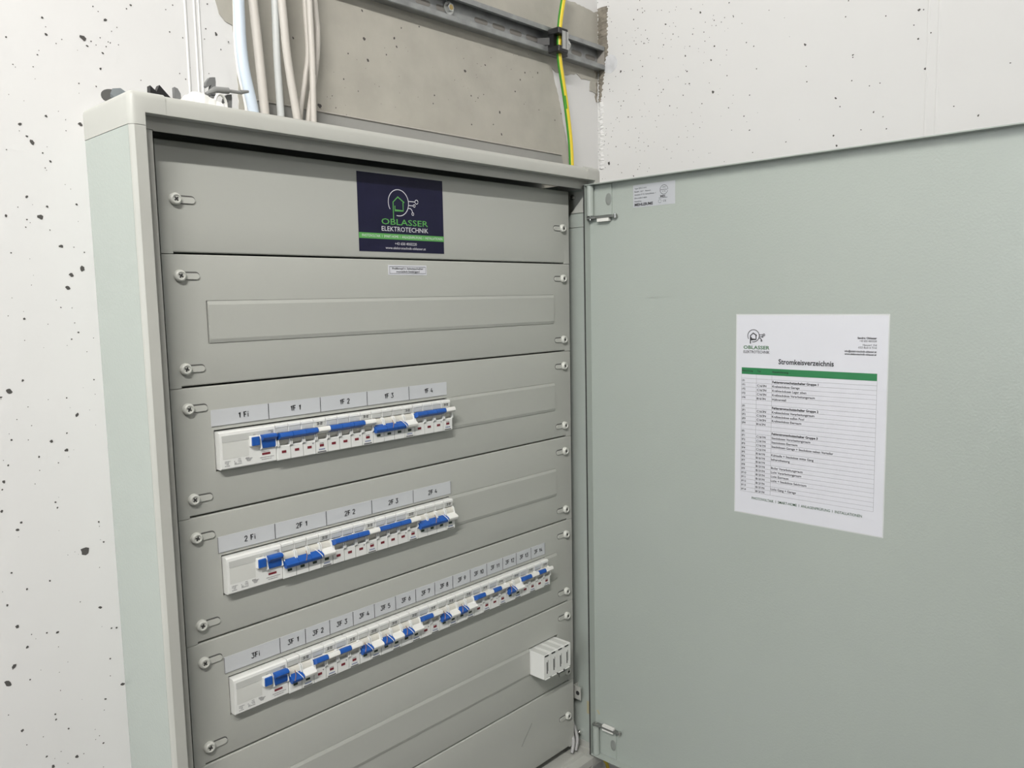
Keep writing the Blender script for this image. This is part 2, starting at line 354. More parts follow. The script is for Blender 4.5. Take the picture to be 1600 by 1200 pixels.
def pits(lst, wall, isback):
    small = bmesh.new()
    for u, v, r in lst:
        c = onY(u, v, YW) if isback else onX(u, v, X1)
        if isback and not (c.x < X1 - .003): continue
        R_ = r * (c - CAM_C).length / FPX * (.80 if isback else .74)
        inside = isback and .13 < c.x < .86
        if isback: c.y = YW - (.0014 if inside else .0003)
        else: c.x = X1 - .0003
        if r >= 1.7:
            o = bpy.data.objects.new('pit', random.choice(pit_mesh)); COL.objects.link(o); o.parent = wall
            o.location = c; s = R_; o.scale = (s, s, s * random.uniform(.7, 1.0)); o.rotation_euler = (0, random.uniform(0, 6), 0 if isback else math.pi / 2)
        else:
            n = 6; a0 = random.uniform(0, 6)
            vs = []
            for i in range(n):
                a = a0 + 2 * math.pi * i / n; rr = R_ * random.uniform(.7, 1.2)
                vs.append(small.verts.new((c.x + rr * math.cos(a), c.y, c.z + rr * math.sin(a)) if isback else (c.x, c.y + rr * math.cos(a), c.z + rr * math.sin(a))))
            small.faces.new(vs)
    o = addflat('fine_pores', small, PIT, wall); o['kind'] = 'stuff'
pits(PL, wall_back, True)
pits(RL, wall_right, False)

# bodies of the near ceiling lamp and of the added far fill lamp
for tx, ty, tw, tl in TUBES:
    L = thing('tube_lamp', tl, 'lamp', (tx, ty, Z1))
    add('housing', B(-.76, .76, -.05, .05, -.045, 0, .006), WHITEPL, L)
    add('tube', T([(-.73, 0, -.058), (.73, 0, -.058)], .012, 12), mat('lit_tube', (.9, .9, .9), .4, emit=(1, .97, .93, 4)), L)

# ================================================================ CABINET
XL, XR = -.0400, .7445          # outer sides
IL, IR = -.0245, .7280          # opening
ZT, ZO = .1608, .1395           # frame top, opening top
ZB, ZBO = -.9125, -.8910        # frame bottom, opening bottom
YF = -.0400                     # frame front
WP = .7048                      # cover plate width
cab = thing('distribution_cabinet', 'grey steel wall distribution cabinet with its door swung open', 'electrical cabinet', ((XL + XR) / 2, YW, ZB))
COFF = Vector(cab.location)
def cpart(name, bm, m, parent=None, smooth=False):
    if parent is None:
        bmesh.ops.translate(bm, vec=-COFF, verts=bm.verts[:]); return add(name, bm, m, cab, smooth)
    return add(name, bm, m, parent, smooth)
def bevsel(bm, pred, off, seg=4):
    es = [e for e in bm.edges if pred(e.verts[0].co, e.verts[1].co)]
    if es: bmesh.ops.bevel(bm, geom=es, offset=off, segments=seg, affect='EDGES', profile=.5)
eq = lambda a, b: abs(a - b) < 1e-6
ZC = .1268                      # lower edge of corner caps
def rail_section(bev):
    pass
# top and bottom rails
bm = P([(YF, ZO), (YF, ZT - .0085), (YF + .0025, ZT - .004), (YF + .006, ZT - .0012), (YF + .0105, ZT), (.043, ZT), (.043, ZO + .001)], 'x', -.0025, WP + .0025)
cpart('top_rail', bm, FRAMEP, smooth=True)
bm = P([(YF, ZBO), (YF, ZB + .0085), (YF + .006, ZB + .001), (YF + .0105, ZB), (.043, ZB), (.043, ZBO), (-.012, ZBO), (-.014, ZBO + .005), (-.020, ZBO + .005), (-.022, ZBO)], 'x', -.0025, WP + .0025)
cpart('bottom_rail', bm, FRAMEP, smooth=True)
def cap(sx, top):
    zt, zo, zc = (ZT, ZO, ZC) if top else (ZB, ZBO, ZBO + .0127)
    xo, xi, xe = (XL - .0006, IL, -.0028) if sx < 0 else (XR + .0006, IR, WP + .0028)
    yf = YF - .0004
    bm = P([(xo, zc), (xo, zt + (.0003 if top else -.0003)), (xe, zt + (.0003 if top else -.0003)), (xe, zo), (xi, zo), (xi, zc)], 'y', yf, YW if sx < 0 else .043)
    zz = zt + (.0003 if top else -.0003)
    bevsel(bm, lambda a, b: (eq(a.y, yf) and eq(b.y, yf) and ((eq(a.z, zz) and eq(b.z, zz)) or (eq(a.x, xo) and eq(b.x, xo)))) or (eq(a.x, xo) and eq(b.x, xo) and eq(a.z, zz) and eq(b.z, zz)), .0075, 4)
    cpart('corner_cap', bm, FRAMEP, smooth=True)
for sx in (-1, 1):
    for tp in (True, False): cap(sx, tp)
# uprights
zu0, zu1 = ZBO + .0130, ZC - .0004
bm = P([(XL, -.0345), (XL + .0012, -.0378), (XL + .004, YF), (IL, YF), (IL, -.030), (XL + .006, -.030), (XL + .006, -.028), (XL, -.028)], 'z', zu0, zu1)
cpart('upright_frame', bm, FRAMEP, smooth=True)
bm = P([(XR, -.0345), (XR - .0012, -.0378), (XR - .004, YF), (IR, YF), (IR, -.030), (XR - .006, -.030), (XR - .006, -.028), (XR, -.028)], 'z', zu0, zu1)
cpart('upright_frame', bm, FRAMEP, smooth=True)
# sheet body
cpart('side_panel', B(XL - .0002, XL + .0015, -.0345, YW, zu0, zu1), GREEN)
cpart('side_panel', B(IR + .0002, IR + .0022, -.030, YW, zu0 - .012, zu1 + .012), GREEN)
cpart('back_plate', B(XL + .003, IR, YW - .003, YW - .0015, ZB + .004, ZT - .002), mat('inner_grey', (.25, .26, .25), .5))
YFL = -.0250
bm = B(IL, -.0120, YFL, YFL + .0015, ZBO, .1258)
cpart('inner_flange', bm, FRAMEP)
bm = B(-.0112, IR, YFL, YFL + .0015, .1252, ZO)
cpart('inner_flange', bm, FRAMEP)
cpart('flange_end', B(IL, -.0114, YFL - .001, YFL + .001, .1262, ZO - .0002), FRAMEP)
cpart('light_stop_plate', B(XL + .006, IR, .0432, YW - .0015, .1480, .1495), FRAMEP)  # unseen plate, added to stop light leaking in through the open top
# grey plate that stands up behind the frame on the wall
pz = .2015
bm = P([(.17, .150), (.17, pz), (.78, pz), (.80, .150)], 'y', YW - .0065, YW - .0012)
cpart('rear_plate', bm, mat('rear_plate_grey', (.30, .30, .285), .7, var=.06, vscale=15))
cpart('plate_lip', B(.17, .78, YW - .0085, YW - .0012, pz, pz + .002, .0006, 1), mat('rear_plate_grey2', (.42, .40, .37), .7), None)
# fittings on the inner right side
def inner_screw(z, y):
    bm = bmesh.new(); cyl(bm, (IR - .006, y, z), .0045, .006, 'x', 14); cyl(bm, (IR - .008, y, z), .003, .002, 'x', 10)
    cpart('frame_screw', bm, CHROME, smooth=True)
inner_screw(.1148, .0055); inner_screw(-.864, .003)
bm = B(IR - .012, IR - .0105, -.008, .010, -.795, -.770); box(bm, IR - .0105, IR, .008, .010, -.795, -.770)
br = cpart('door_catch_bracket', bm, FRAMEP)
bm = bmesh.new(); cyl(bm, (IR - .0125, -.001, -.7825), .004, .0004, 'x', 14); bmesh.ops.translate(bm, vec=-COFF, verts=bm.verts[:]); add('bolt_hole', bm, DARK, br)
cpart('side_strap', B(IR - .0015, IR, -.022, .05, .088, .124), PANEL); cpart('side_strap', B(IR - .0012, IR, -.028, .05, .064, .0645), PANEL)
cpart('yellow_mark', B(IR - .0006, IR, -.018, -.013, -.822, -.798), OCHRE)

# ---------------------------------------------------------------- door (opened a quarter turn)
XS, XLIP, YH, DW = .7245, .7095, -.0300, .735
DZT, DZB = .1316, -.8862
bm = bmesh.new()
box(bm, 0, .0015, -DW, 0, DZB, DZT)                                     # skin (local x=0 is the inner face)
lw = XLIP - XS
box(bm, lw, 0, -.0015, 0, DZB, DZT)                                      # hinge-side lip
box(bm, lw, 0, -DW, -DW + .0015, DZB, DZT)
box(bm, lw, 0, -DW + .0015, -.0015, DZT - .0015, DZT)
box(bm, lw, 0, -DW + .0015, -.0015, DZB, DZB + .0015)
door = cpart('door', bm, GREEN, parent=cab)
door.location = Vector((XS, YH, 0)) - COFF
door.rotation_euler = (-math.radians(.26), 0, 0)
add('hinge_gap_shade', B(lw - .0009, lw, -.0016, .0006, DZB, DZT - .001), DARK, door)  # added dark strip: shade of the gap between door and frame
def dpart(name, bm, m, smooth=False): return add(name, bm, m, door, smooth)
for top in (True, False):
    z0, z1 = (DZT - .0525, DZT - .002) if top else (DZB + .002, DZB + .0535)
    dpart('hinge_barrel', T([(-.0080, -.0085, z0), (-.0080, -.0085, z1)], .0060, 18), GREEN, True)
    dpart('hinge_plate', B(-.0022, 0, -.0485, -.0015, z0, z1, .0003, 1), GREEN)
    zc = (z0 + z1) / 2
    bm = bmesh.new()                                                    # weld dimple
    prof = [(.0005, .0082), (.0016, .0060), (.0016, .0035), (.0006, .0)]
    rings = []
    for h, r in prof:
        rings.append([bm.verts.new((-.0022 - h * .6, -.0425 + r * .75 * math.cos(2 * math.pi * k / 16), zc + r * 1.25 * math.sin(2 * math.pi * k / 16))) for k in range(16)] if r else [bm.verts.new((-.0022 - h * .6, -.0425, zc))] * 16)
    for a, b in zip(rings, rings[1:]):
        for k in range(16):
            vs = [a[k], a[(k + 1) % 16], b[(k + 1) % 16], b[k]]
            vs = list(dict.fromkeys(vs))
            if len(vs) > 2: bm.faces.new(vs)
    dpart('weld_mark', bm, mat('weld_grey', (.24, .26, .245), .3), True)
    zk = z0 - .003 if top else z1 + .003
    s = -1 if top else 1
    bm = bmesh.new()
    prism(bm, [(-.0042 - .006, -.002), (-.0042 - .006, -.010), (-.0042 - .004, -.018), (-.0042 - .004, -.052), (-.0042 - .0028, -.058), (-.0028, -.061), (-.001, -.055), (-.001, -.012), (-.001, -.002)], 'z', zk - .0018, zk + .0018)
    lk = dpart('hinge_link', bm, mat('link_grey', (.17, .18, .17), .45, metal=.3))
    bm = B(-.0080, -.0015, -.046, -.022, zk - .0075 if top else zk - .0050, zk - .0022 if top else zk + .0050)
    add('link_cover', bm, CABLEW, door)
    bm = bmesh.new(); cyl(bm, (-.0062, -.0075, zk - .004), .003, .008, 'z', 12); dpart('hinge_pin', bm, CHROME, True)
    bm = bmesh.new(); cyl(bm, (-.0042, -.0575, zk - .0035), .0026, .007, 'z', 12); dpart('hinge_pin', bm, CHROME, True)
# marks on the door
def dmark(pts, w, m, name='scratch'):
    pl = Plane((0, 0, 0), (0, -1, 0), (0, 0, 1), (-1, 0, 0)); bm = bmesh.new()
    q = [onX(u, v, XS) for u, v in pts]
    stroke_into(bm, pl, [(-(p.y - YH), p.z) for p in q], w, .0002); addflat(name, bm, m, door)
SCR = mat('door_scuff', (.36, .40, .365), .4)
dmark([(985, 461), (1003, 464), (1035, 467)], .0009, SCR); dmark([(1012, 466), (1052, 463)], .0007, SCR)
dmark([(1378, 872), (1392, 862), (1412, 850)], .001, SCR); dmark([(1275, 985), (1300, 988)], .0008, SCR); dmark([(955, 1095), (968, 1096), (967, 1108)], .0009, SCR)
dmark([(1290, 880), (1300, 876)], .0009, SCR); dmark([(1385, 650), (1391, 656)], .0009, SCR)
dmark([(931, 1108), (934, 1115)], .004, OCHRE, 'rust_spot')

# ================================================================ COVER PLATES
SZC = -.0015                       # slot centre below plate centre
SLOT = (.0478, .6612, .0245)       # x0, x1, half height
def cover(ztop, zbot, label, slot=False):
    t = thing('cover_plate', label, 'cover plate', (WP / 2, 0, zbot), 'grey cover plates of the cabinet')
    off = Vector(t.location)
    H = ztop - zbot; nx = .0135
    xs = [0, nx, SLOT[0], SLOT[1], WP - nx, WP]
    zc = (ztop + zbot) / 2 + SZC
    if ztop > .1 or zbot < -.87: zc = (ztop + zbot) / 2
    zs = [zbot + .0003, zbot + .0020, zc - SLOT[2], zc + SLOT[2], ztop - .0002]
    bm = bmesh.new()
    V = [[bm.verts.new((x, 0, z)) for x in xs] for z in zs]
    for j in range(4):
        for i in range(5):
            if slot and i == 2 and j == 2: continue
            if j == 0 and 1 <= i <= 3: continue
            bm.faces.new((V[j][i], V[j][i + 1], V[j + 1][i + 1], V[j + 1][i]))
    for v in [v for v in bm.verts if not v.link_faces]: bm.verts.remove(v)
    r = bmesh.ops.extrude_face_region(bm, geom=bm.faces[:])
    nv = [g for g in r['geom'] if isinstance(g, bmesh.types.BMVert)]
    bmesh.ops.translate(bm, vec=(0, .010, 0), verts=nv)
    bmesh.ops.recalc_face_normals(bm, faces=bm.faces[:])
    es = [e for e in bm.edges if len(e.link_faces) == 2 and e.verts[0].co.y < 1e-6 and e.verts[1].co.y < 1e-6 and e.calc_face_angle() > 1.0
          and (eq(e.verts[0].co.z, zs[-1]) and eq(e.verts[1].co.z, zs[-1]) or eq(e.verts[0].co.z, zs[1]) and eq(e.verts[1].co.z, zs[1]))]
    bmesh.ops.bevel(bm, geom=es, offset=.0016, segments=3, affect='EDGES', profile=.5)
    bmesh.ops.translate(bm, vec=-off, verts=bm.verts[:])
    add('plate', bm, PANEL, t, True)
    return t, zc
def roundslot(x0, x1, z0, z1, y0, y1, right):
    r = (z1 - z0) / 2; zc = (z0 + z1) / 2
    if right: pts = [(x0, z1), (x0, z0)] + arc(x1 - r, zc, r, -90, 90, 8)
    else: pts = [(x1, z0), (x1, z1)] + arc(x0 + r, zc, r, 90, 270, 8)
    return P(pts, 'y', y0, y1)
_fm = {}
def fastener(parent, x, z, right, turn):
    """quarter-turn plastic fastener with its keyhole slot"""
    off = Vector(parent.location); o = Vector((x, 0, z)) - off
    if 'h' not in _fm:
        bm = bmesh.new()
        prof = [(0.0, .0068), (-.0026, .0068), (-.0046, .0060), (-.0054, .0047), (-.0054, .0042), (-.0044, .0036), (-.0044, 0.0)]
        rings = []
        for y, r in prof:
            rings.append([bm.verts.new((r * math.cos(2 * math.pi * k / 20), y, r * math.sin(2 * math.pi * k / 20))) for k in range(20)] if r else [bm.verts.new((0, y, 0))] * 20)
        for a, b in zip(rings, rings[1:]):
            for k in range(20):
                vs = list(dict.fromkeys([a[k], a[(k + 1) % 20], b[(k + 1) % 20], b[k]]))
                if len(vs) > 2: bm.faces.new(vs)
        h = add('quarter_turn_screw', bm, SCREWP, parent, True, o); _fm['h'] = h.data
        bm = bmesh.new(); box(bm, -.0026, .0026, -.0047, -.0043, -.0008, .0008); box(bm, -.0008, .0008, -.00472, -.0043, -.0026, .0026)
        k = add('cross_recess', bm, DARK, h); _fm['k'] = k.data
        for side in (True, False):
            s = 1 if side else -1
            xa, xb = (.0062, .0232) if side else (-.0232, -.0062)
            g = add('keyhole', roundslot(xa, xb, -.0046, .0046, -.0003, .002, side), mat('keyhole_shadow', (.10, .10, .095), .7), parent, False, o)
            _fm['g', side] = g.data
            bm = roundslot(xa, xb - .0008 if side else xb, -.0040, .0028, -.0016, -.0002, side) if side else roundslot(xa + .0008, xb, -.0040, .0028, -.0016, -.0002, side)
            q = add('latch_tongue', bm, mat('tongue_grey', (.50, .51, .475), .35), g); _fm['q', side] = q.data
            if side != right:
                bpy.data.objects.remove(q); bpy.data.objects.remove(g)
        k.rotation_euler = (0, turn, 0)
        return
    h = bpy.data.objects.new('quarter_turn_screw', _fm['h']); COL.objects.link(h); h.parent = parent; h.location = o
    k = bpy.data.objects.new('cross_recess', _fm['k']); COL.objects.link(k); k.parent = h; k.rotation_euler = (0, turn, 0)
    g = bpy.data.objects.new('keyhole', _fm['g', right]); COL.objects.link(g); g.parent = parent; g.location = o
    q = bpy.data.objects.new('latch_tongue', _fm['q', right]); COL.objects.link(q); q.parent = g
def insert(parent, x0, x1, zc, h=None):
    off = Vector(parent.location); h = h or SLOT[2] - .0004
    pts = [(.006, zc + h), (-.0008, zc + h), (-.0022, zc + h - .0045), (-.0022, zc - h + .0045), (-.0008, zc - h), (.006, zc - h)]
    bm = P(pts, 'x', x0, x1); bmesh.ops.translate(bm, vec=-off, verts=bm.verts[:])
    return add('blanking_strip', bm, PANEL, parent)
H0, H6, PT = .1231, .1275, .150
plates = []
plates.append(cover(H0, 0, 'topmost plain grey cover plate carrying the navy company sticker'))
names = ['grey cover plate with a full-width blanking strip and small notice sticker', 'grey cover plate around the upper breaker row labelled 1 Fi',
         'grey cover plate around the middle breaker row labelled 2 Fi', 'grey cover plate around the lowest, longest breaker row labelled 3Fi',
         'grey cover plate with blanking strip and four white terminal modules']
for i, n in enumerate(names): plates.append(cover(-PT * i, -PT * (i + 1), n, True))
plates.append(cover(-5 * PT, -5 * PT - H6, 'lowest plain grey cover plate under the four white terminal modules'))
for i, (t, zc) in enumerate(plates):
    zt = [H0, 0, -PT, -2 * PT, -3 * PT, -4 * PT, -5 * PT][i]
    zz = [.0598] if i == 0 else ([zt - .0635] if i == 6 else [zt - .0240, zt - .1285])
    for z in zz:
        fastener(t, .0188, z, True, random.uniform(.2, .9)); fastener(t, .6868, z - (.001 if i else 0), False, random.uniform(.2, .9))
PITCH = .01812; DX0 = .0490
def rowz(k): return plates[2 + k][1]
insert(plates[1][0], SLOT[0] + .0012, SLOT[1] - .0003, plates[1][1])
insert(plates[2][0], DX0 + 20 * PITCH + .0008, SLOT[1] - .0003, rowz(0))
insert(plates[3][0], DX0 + 20 * PITCH + .0008, SLOT[1] - .0003, rowz(1))
insert(plates[4][0], DX0 + 32 * PITCH + .0008, SLOT[1] - .0003, rowz(2))
insert(plates[5][0], SLOT[0] + .0012, .5848, plates[5][1])
# scratch on the lowest plate
pl = Plane((0, 0, 0), (1, 0, 0), (0, 0, 1), (0, -1, 0)); bm = bmesh.new()
q = [onY(u, v, 0) for u, v in ((831, 1130), (826, 1142), (820, 1155), (815, 1167))]
stroke_into(bm, pl, [(p.x, p.z) for p in q], .0018, .0002)
bmesh.ops.translate(bm, vec=-Vector(plates[6][0].location), verts=bm.verts[:]); addflat('scratch', bm, SMUDGE, plates[6][0])

# ================================================================ BREAKERS (local origin: lower left of the device, x right, z from its centre line)
HH = .0223
DRUM = (-.0035, .0030)
def pole_meshes():
    w = PITCH - .0005
    d = {}
    pf = [(.018, HH), (-.0075, HH), (-.0092, HH - .0012), (-.0094, HH - .0038), (-.0086, HH - .0042), (-.0086, .0118), (-.0075, .0112), (-.002, .0105), (-.002, -.0035), (-.0118, -.0042), (-.0124, -.0050), (-.0124, -HH + .001), (-.0112, -HH), (.018, -HH)]
    bm = P(pf, 'x', .0004, w)
    me = bpy.data.meshes.new('pole_housing'); bmesh.ops.recalc_face_normals(bm, faces=bm.faces[:]); bm.to_mesh(me); bm.free(); me.materials.append(WHITEPL); d['housing'] = me
    # side cheeks of the handle well
    bm = bmesh.new()
    ck = [(-.003, .0116), (-.0100, .0112), (-.0125, .0085), (-.0135, .0040), (-.0150, -.0010), (-.0152, -.0036), (-.0122, -.0066), (-.003, -.0066)]
    prism(bm, ck, 'x', .0004, .0017); prism(bm, ck, 'x', w - .0013, w)
    bmesh.ops.recalc_face_normals(bm, faces=bm.faces[:])
    me = bpy.data.meshes.new('handle_cheeks'); bm.to_mesh(me); bm.free(); me.materials.append(WHITEPL); d['cheek'] = me
    bm = bmesh.new()
    cy_, cz_ = DRUM; pts = [(cy_ + .0084 * math.cos(math.radians(a)), cz_ + .0084 * math.sin(math.radians(a))) for a in range(90, 271, 15)]
    prism(bm, pts, 'x', .0018, w - .0014); bmesh.ops.recalc_face_normals(bm, faces=bm.faces[:])
    me = bpy.data.meshes.new('handle_drum'); bm.to_mesh(me); bm.free(); me.materials.append(BEIGE); d['drum'] = me
    for st, ang in (('on', 24), ('off', -27)):
        a = math.radians(180 - ang); ca, sa = math.cos(a), math.sin(a)
        prof = [(.006, .0034), (.0125, .0034), (.0160, .0036), (.0180, .0026), (.0187, 0), (.0180, -.0026), (.0160, -.0036), (.0125, -.0034), (.006, -.0034)]
        pts = [(DRUM[0] + u * ca - v * -sa * -1, DRUM[1] + u * sa + v * ca) for u, v in prof]
        for kind, mm in (('blue', BLUE), ('white', CABLEW)):
            bm = P(pts, 'x', .0003 if kind == 'blue' else .0004, PITCH - .0002)
            bmesh.ops.recalc_face_normals(bm, faces=bm.faces[:])
            me = bpy.data.meshes.new('handle'); bm.to_mesh(me); bm.free(); me.materials.append(mm)
            for f in me.polygons: f.use_smooth = True
            me.set_sharp_from_angle(angle=math.radians(40)); d[kind, st] = me
    def flat(name, x0, x1, z0, z1, y, m):
        bm = B(x0, x1, y - .0003, y + .0005, z0, z1)
        me = bpy.data.meshes.new(name); bm.to_mesh(me); bm.free(); me.materials.append(m); return me
    d['ind', 'on'] = flat('indicator', .0058, .0118, -.0135, -.0104, -.0125, REDI)
    d['ind', 'off'] = flat('indicator', .0058, .0118, -.0135, -.0104, -.0125, GREENI)
    d['win'] = flat('label_window', .0012, w - .0008, .0122, .0178, -.0088, GREYPL)
    # print of the neutral pole: blue type mark, black rule, symbol in the window
    p0 = Plane((0, -.0125, 0), (1, 0, 0), (0, 0, 1), (0, -1, 0)); bm = bmesh.new()
    for i in range(5): rect_into(bm, p0, .0042 + i * .0019, -.0178, .0054 + i * .0019, -.0162)
    me = bpy.data.meshes.new('type_print'); bm.to_mesh(me); bm.free(); me.materials.append(INKB); d['type'] = me
    bm = bmesh.new(); rect_into(bm, p0, .0022, -.0206, .0148, -.0196)
    for i in range(4): rect_into(bm, p0, .0056 + i * .0016, -.0094, .0066 + i * .0016, -.0086)
    p1 = Plane((0, -.0092, 0), (1, 0, 0), (0, 0, 1), (0, -1, 0))
    for a0, b0, a1, b1 in ((.0050, .0168, .0085, .0175), (.0055, .0155, .0090, .0161), (.0045, .0142, .0082, .0148), (.0102, .0138, .0112, .0178), (.0118, .0142, .0130, .0152), (.0118, .0160, .0130, .0174)): rect_into(bm, p1, a0, b0, a1, b1)
    me = bpy.data.meshes.new('rating_print'); bm.to_mesh(me); bm.free(); me.materials.append(INK); d['rule'] = me
    bm = bmesh.new()
    vs = [bm.verts.new(p0.pt(a, b, .0003)) for a, b in ((.0125, -.0070), (.0152, -.0070), (.0139, -.0092))]; bm.faces.new(vs)
    me = bpy.data.meshes.new('test_mark'); bm.to_mesh(me); bm.free(); me.materials.append(INKG); d['tri'] = me
    # thin tie wire wound around a locked handle
    for nm, mm, pts in (('tie_w', CABLEW, ((.0095, -.0102, .0052), (.0120, -.0165, .0022), (.0150, -.0212, -.0030), (.0165, -.0195, -.0068))), ('tie_c', mat('wire_copper', (.36, .20, .11), .35, metal=.4), ((.0030, -.0212, -.0030), (.0062, -.0185, .0022), (.0092, -.0120, .0055), (.0100, -.0100, .0050)))):
        bm = T(spline(pts, 4), .00045, 6); me = bpy.data.meshes.new('tie_wire'); bm.to_mesh(me); bm.free(); me.materials.append(mm); d[nm] = me
    return d
PM = pole_meshes()
def link(name, me, parent, loc=(0, 0, 0)):
    o = bpy.data.objects.new(name, me); COL.objects.link(o); o.parent = parent; o.location = loc; return o
ORD = 'first second third fourth fifth sixth seventh eighth ninth tenth eleventh twelfth thirteenth fourteenth'.split()
ROWN = ['the upper', 'the middle', 'the lowest']
def breaker(x, z, n, on, lab, k0, row):
    st = 'on' if on else 'off'
    kind = 'four-module' if n == 4 else 'two-module'
    t = thing('circuit_breaker', f'{kind} breaker {lab}, {ORD[k0]} after the wide device of {ROWN[row]} row, handle ' + ('up' if on else 'down'), 'circuit breaker', (x, 0, z), 'circuit breakers in the cabinet')
    for k in range(n):
        L = (k * PITCH, 0, 0)
        h = link('pole_housing', PM['housing'], t, L)
        link('handle_cheeks', PM['cheek'], h); link('label_window', PM['win'], h)
        link('handle_drum', PM['drum'], t, L)
        link('handle', PM['white' if k == n - 1 else 'blue', st], t, L)
        link('indicator', PM['ind', st], t, L)
        if k == n - 1: link('type_print', PM['type'], h); link('rating_print', PM['rule'], h)['kind'] = 'stuff'
        if k == n - 2: link('test_mark', PM['tri'], h)
    if not on:
        k = n - 2
        link('tie_wire', PM['tie_w'], t, (k * PITCH, 0, 0)); link('tie_wire', PM['tie_c'], t, (k * PITCH - (.012 if n == 4 else .0), 0, 0))
    return t
def rcd_parts():
    w = 4 * PITCH - .0006; d = {}
    def save(name, bm, m, smooth=False):
        bmesh.ops.recalc_face_normals(bm, faces=bm.faces[:])
        me = bpy.data.meshes.new(name); bm.to_mesh(me); bm.free(); me.materials.append(m)
        if smooth:
            for f in me.polygons: f.use_smooth = True
            me.set_sharp_from_angle(angle=math.radians(40))
        return me
    pf = [(.018, HH), (-.0075, HH), (-.0096, HH - .0016), (-.0100, HH - .0044), (-.0100, -HH + .0014), (-.0088, -HH), (.018, -HH)]
    bm = P(pf, 'x', .0, w)
    bevsel(bm, lambda a, b: eq(a.x, 0) and eq(b.x, 0) and a.y < -.005 and b.y < -.005, .0007, 2)
    d['housing'] = save('housing', bm, WHITEPL)
    d['band'] = save('label_window', B(.003, .0715 - .002, -.0104, -.0098, .0098, .0176), GREYPL)
    d['band2'] = save('cover_window', B(.003, .036, -.01025, -.0098, -.0100, .0092), mat('device_offwhite', (.62, .63, .60), .3))
    bm = B(.0368, .0482, -.0145, -.0098, .0008, .0132, .0006, 1); d['tb'] = save('button_frame', bm, WHITEPL)
    d['tbb'] = save('test_button', B(.0378, .0478, -.0165, -.0140, .0016, .0122, .0006, 1), BLUE)
    bm = bmesh.new()
    ck = [(-.006, .0135), (-.0105, .0132), (-.0128, .0090), (-.0135, .0030), (-.0150, -.0030), (-.0125, -.0048), (-.006, -.0048)]
    prism(bm, ck, 'x', .0500, .0513); prism(bm, ck, 'x', w - .0018, w - .0005); d['cheek'] = save('handle_cheeks', bm, WHITEPL)
    pts = [(-.008, .0128), (-.0165, .0132), (-.0185, .0118), (-.0190, .0098), (-.0165, .0072), (-.0135, .0050), (-.0135, -.0010), (-.0125, -.0036), (-.008, -.0040)]
    d['rocker'] = save('handle', P(pts, 'x', .0515, w - .0020), BLUE, True)
    d['ind'] = save('indicator', B(.0530, .0640, -.0103, -.0095, -.0122, -.0096), REDI)
    pl = Plane((0, -.0100, 0), (1, 0, 0), (0, 0, 1), (0, -1, 0)); bm = bmesh.new(); rr = random.Random(3)
    for (a0, a1, b) in ((.0050, .0125, -.0130), (.0050, .0098, -.0147), (.0070, .0098, -.0163), (.0050, .0110, -.0182),
                        (.0220, .0255, -.0118), (.0165, .0180, -.0140), (.0215, .0255, -.0138), (.0170, .0195, -.0160), (.0170, .0260, -.0175), (.0220, .0258, -.0155),
                        (.0310, .0360, -.0120), (.0310, .0400, -.0132), (.0325, .0385, -.0146), (.0335, .0375, -.0160),
                        (.0500, .0690, -.0150), (.0520, .0655, -.0174)):
        a = a0
        while a < a1:
            wv = rr.uniform(.0004, .0012); rect_into(bm, pl, a, b - .0005, min(a + wv, a1), b + .0004); a += wv + .0004
    for a in range(5): rect_into(bm, pl, .055 + a * .0016, -.0084, .0561 + a * .0016, -.0078)
    d['print'] = save('circuit_print', bm, INKG)
    pw = Plane((0, -.0104, 0), (1, 0, 0), (0, 0, 1), (0, -1, 0)); bm = bmesh.new()
    for a0, b0, a1, b1 in ((.062, .0160, .0685, .0167), (.066, .0138, .0685, .0152), (.042, .0140, .0455, .0147)): rect_into(bm, pw, a0, b0, a1, b1)
    d['wprint'] = save('window_print', bm, INKG)
    return d
RM = rcd_parts()
def rcd(x, z, lab, row):
    t = thing('residual_current_device', f'wide white residual current device with blue test button starting {ROWN[row]} row', 'circuit breaker', (x, 0, z), 'residual current devices')
    h = link('housing', RM['housing'], t)
    link('cover_window', RM['band2'], h); lw_ = link('label_window', RM['band'], h); link('circuit_print', RM['print'], h); link('window_print', RM['wprint'], h)
    b = link('button_frame', RM['tb'], t); link('test_button', RM['tbb'], b)
    link('handle_cheeks', RM['cheek'], t); link('handle', RM['rocker'], t); link('indicator', RM['ind'], t)
ROWS = [('1 Fi', '1F ', 4, '1101'), ('2 Fi', '2F ', 4, '0110'), ('3Fi', '3F ', 2, '01100010011011')]
for r, (fi, pre, n, states) in enumerate(ROWS):
    z = rowz(r)
    rcd(DX0, z, fi, r)
    for k, s in enumerate(states): breaker(DX0 + 4 * PITCH + k * n * PITCH, z, n, s == '1', pre.strip() + str(k + 1), k, r)
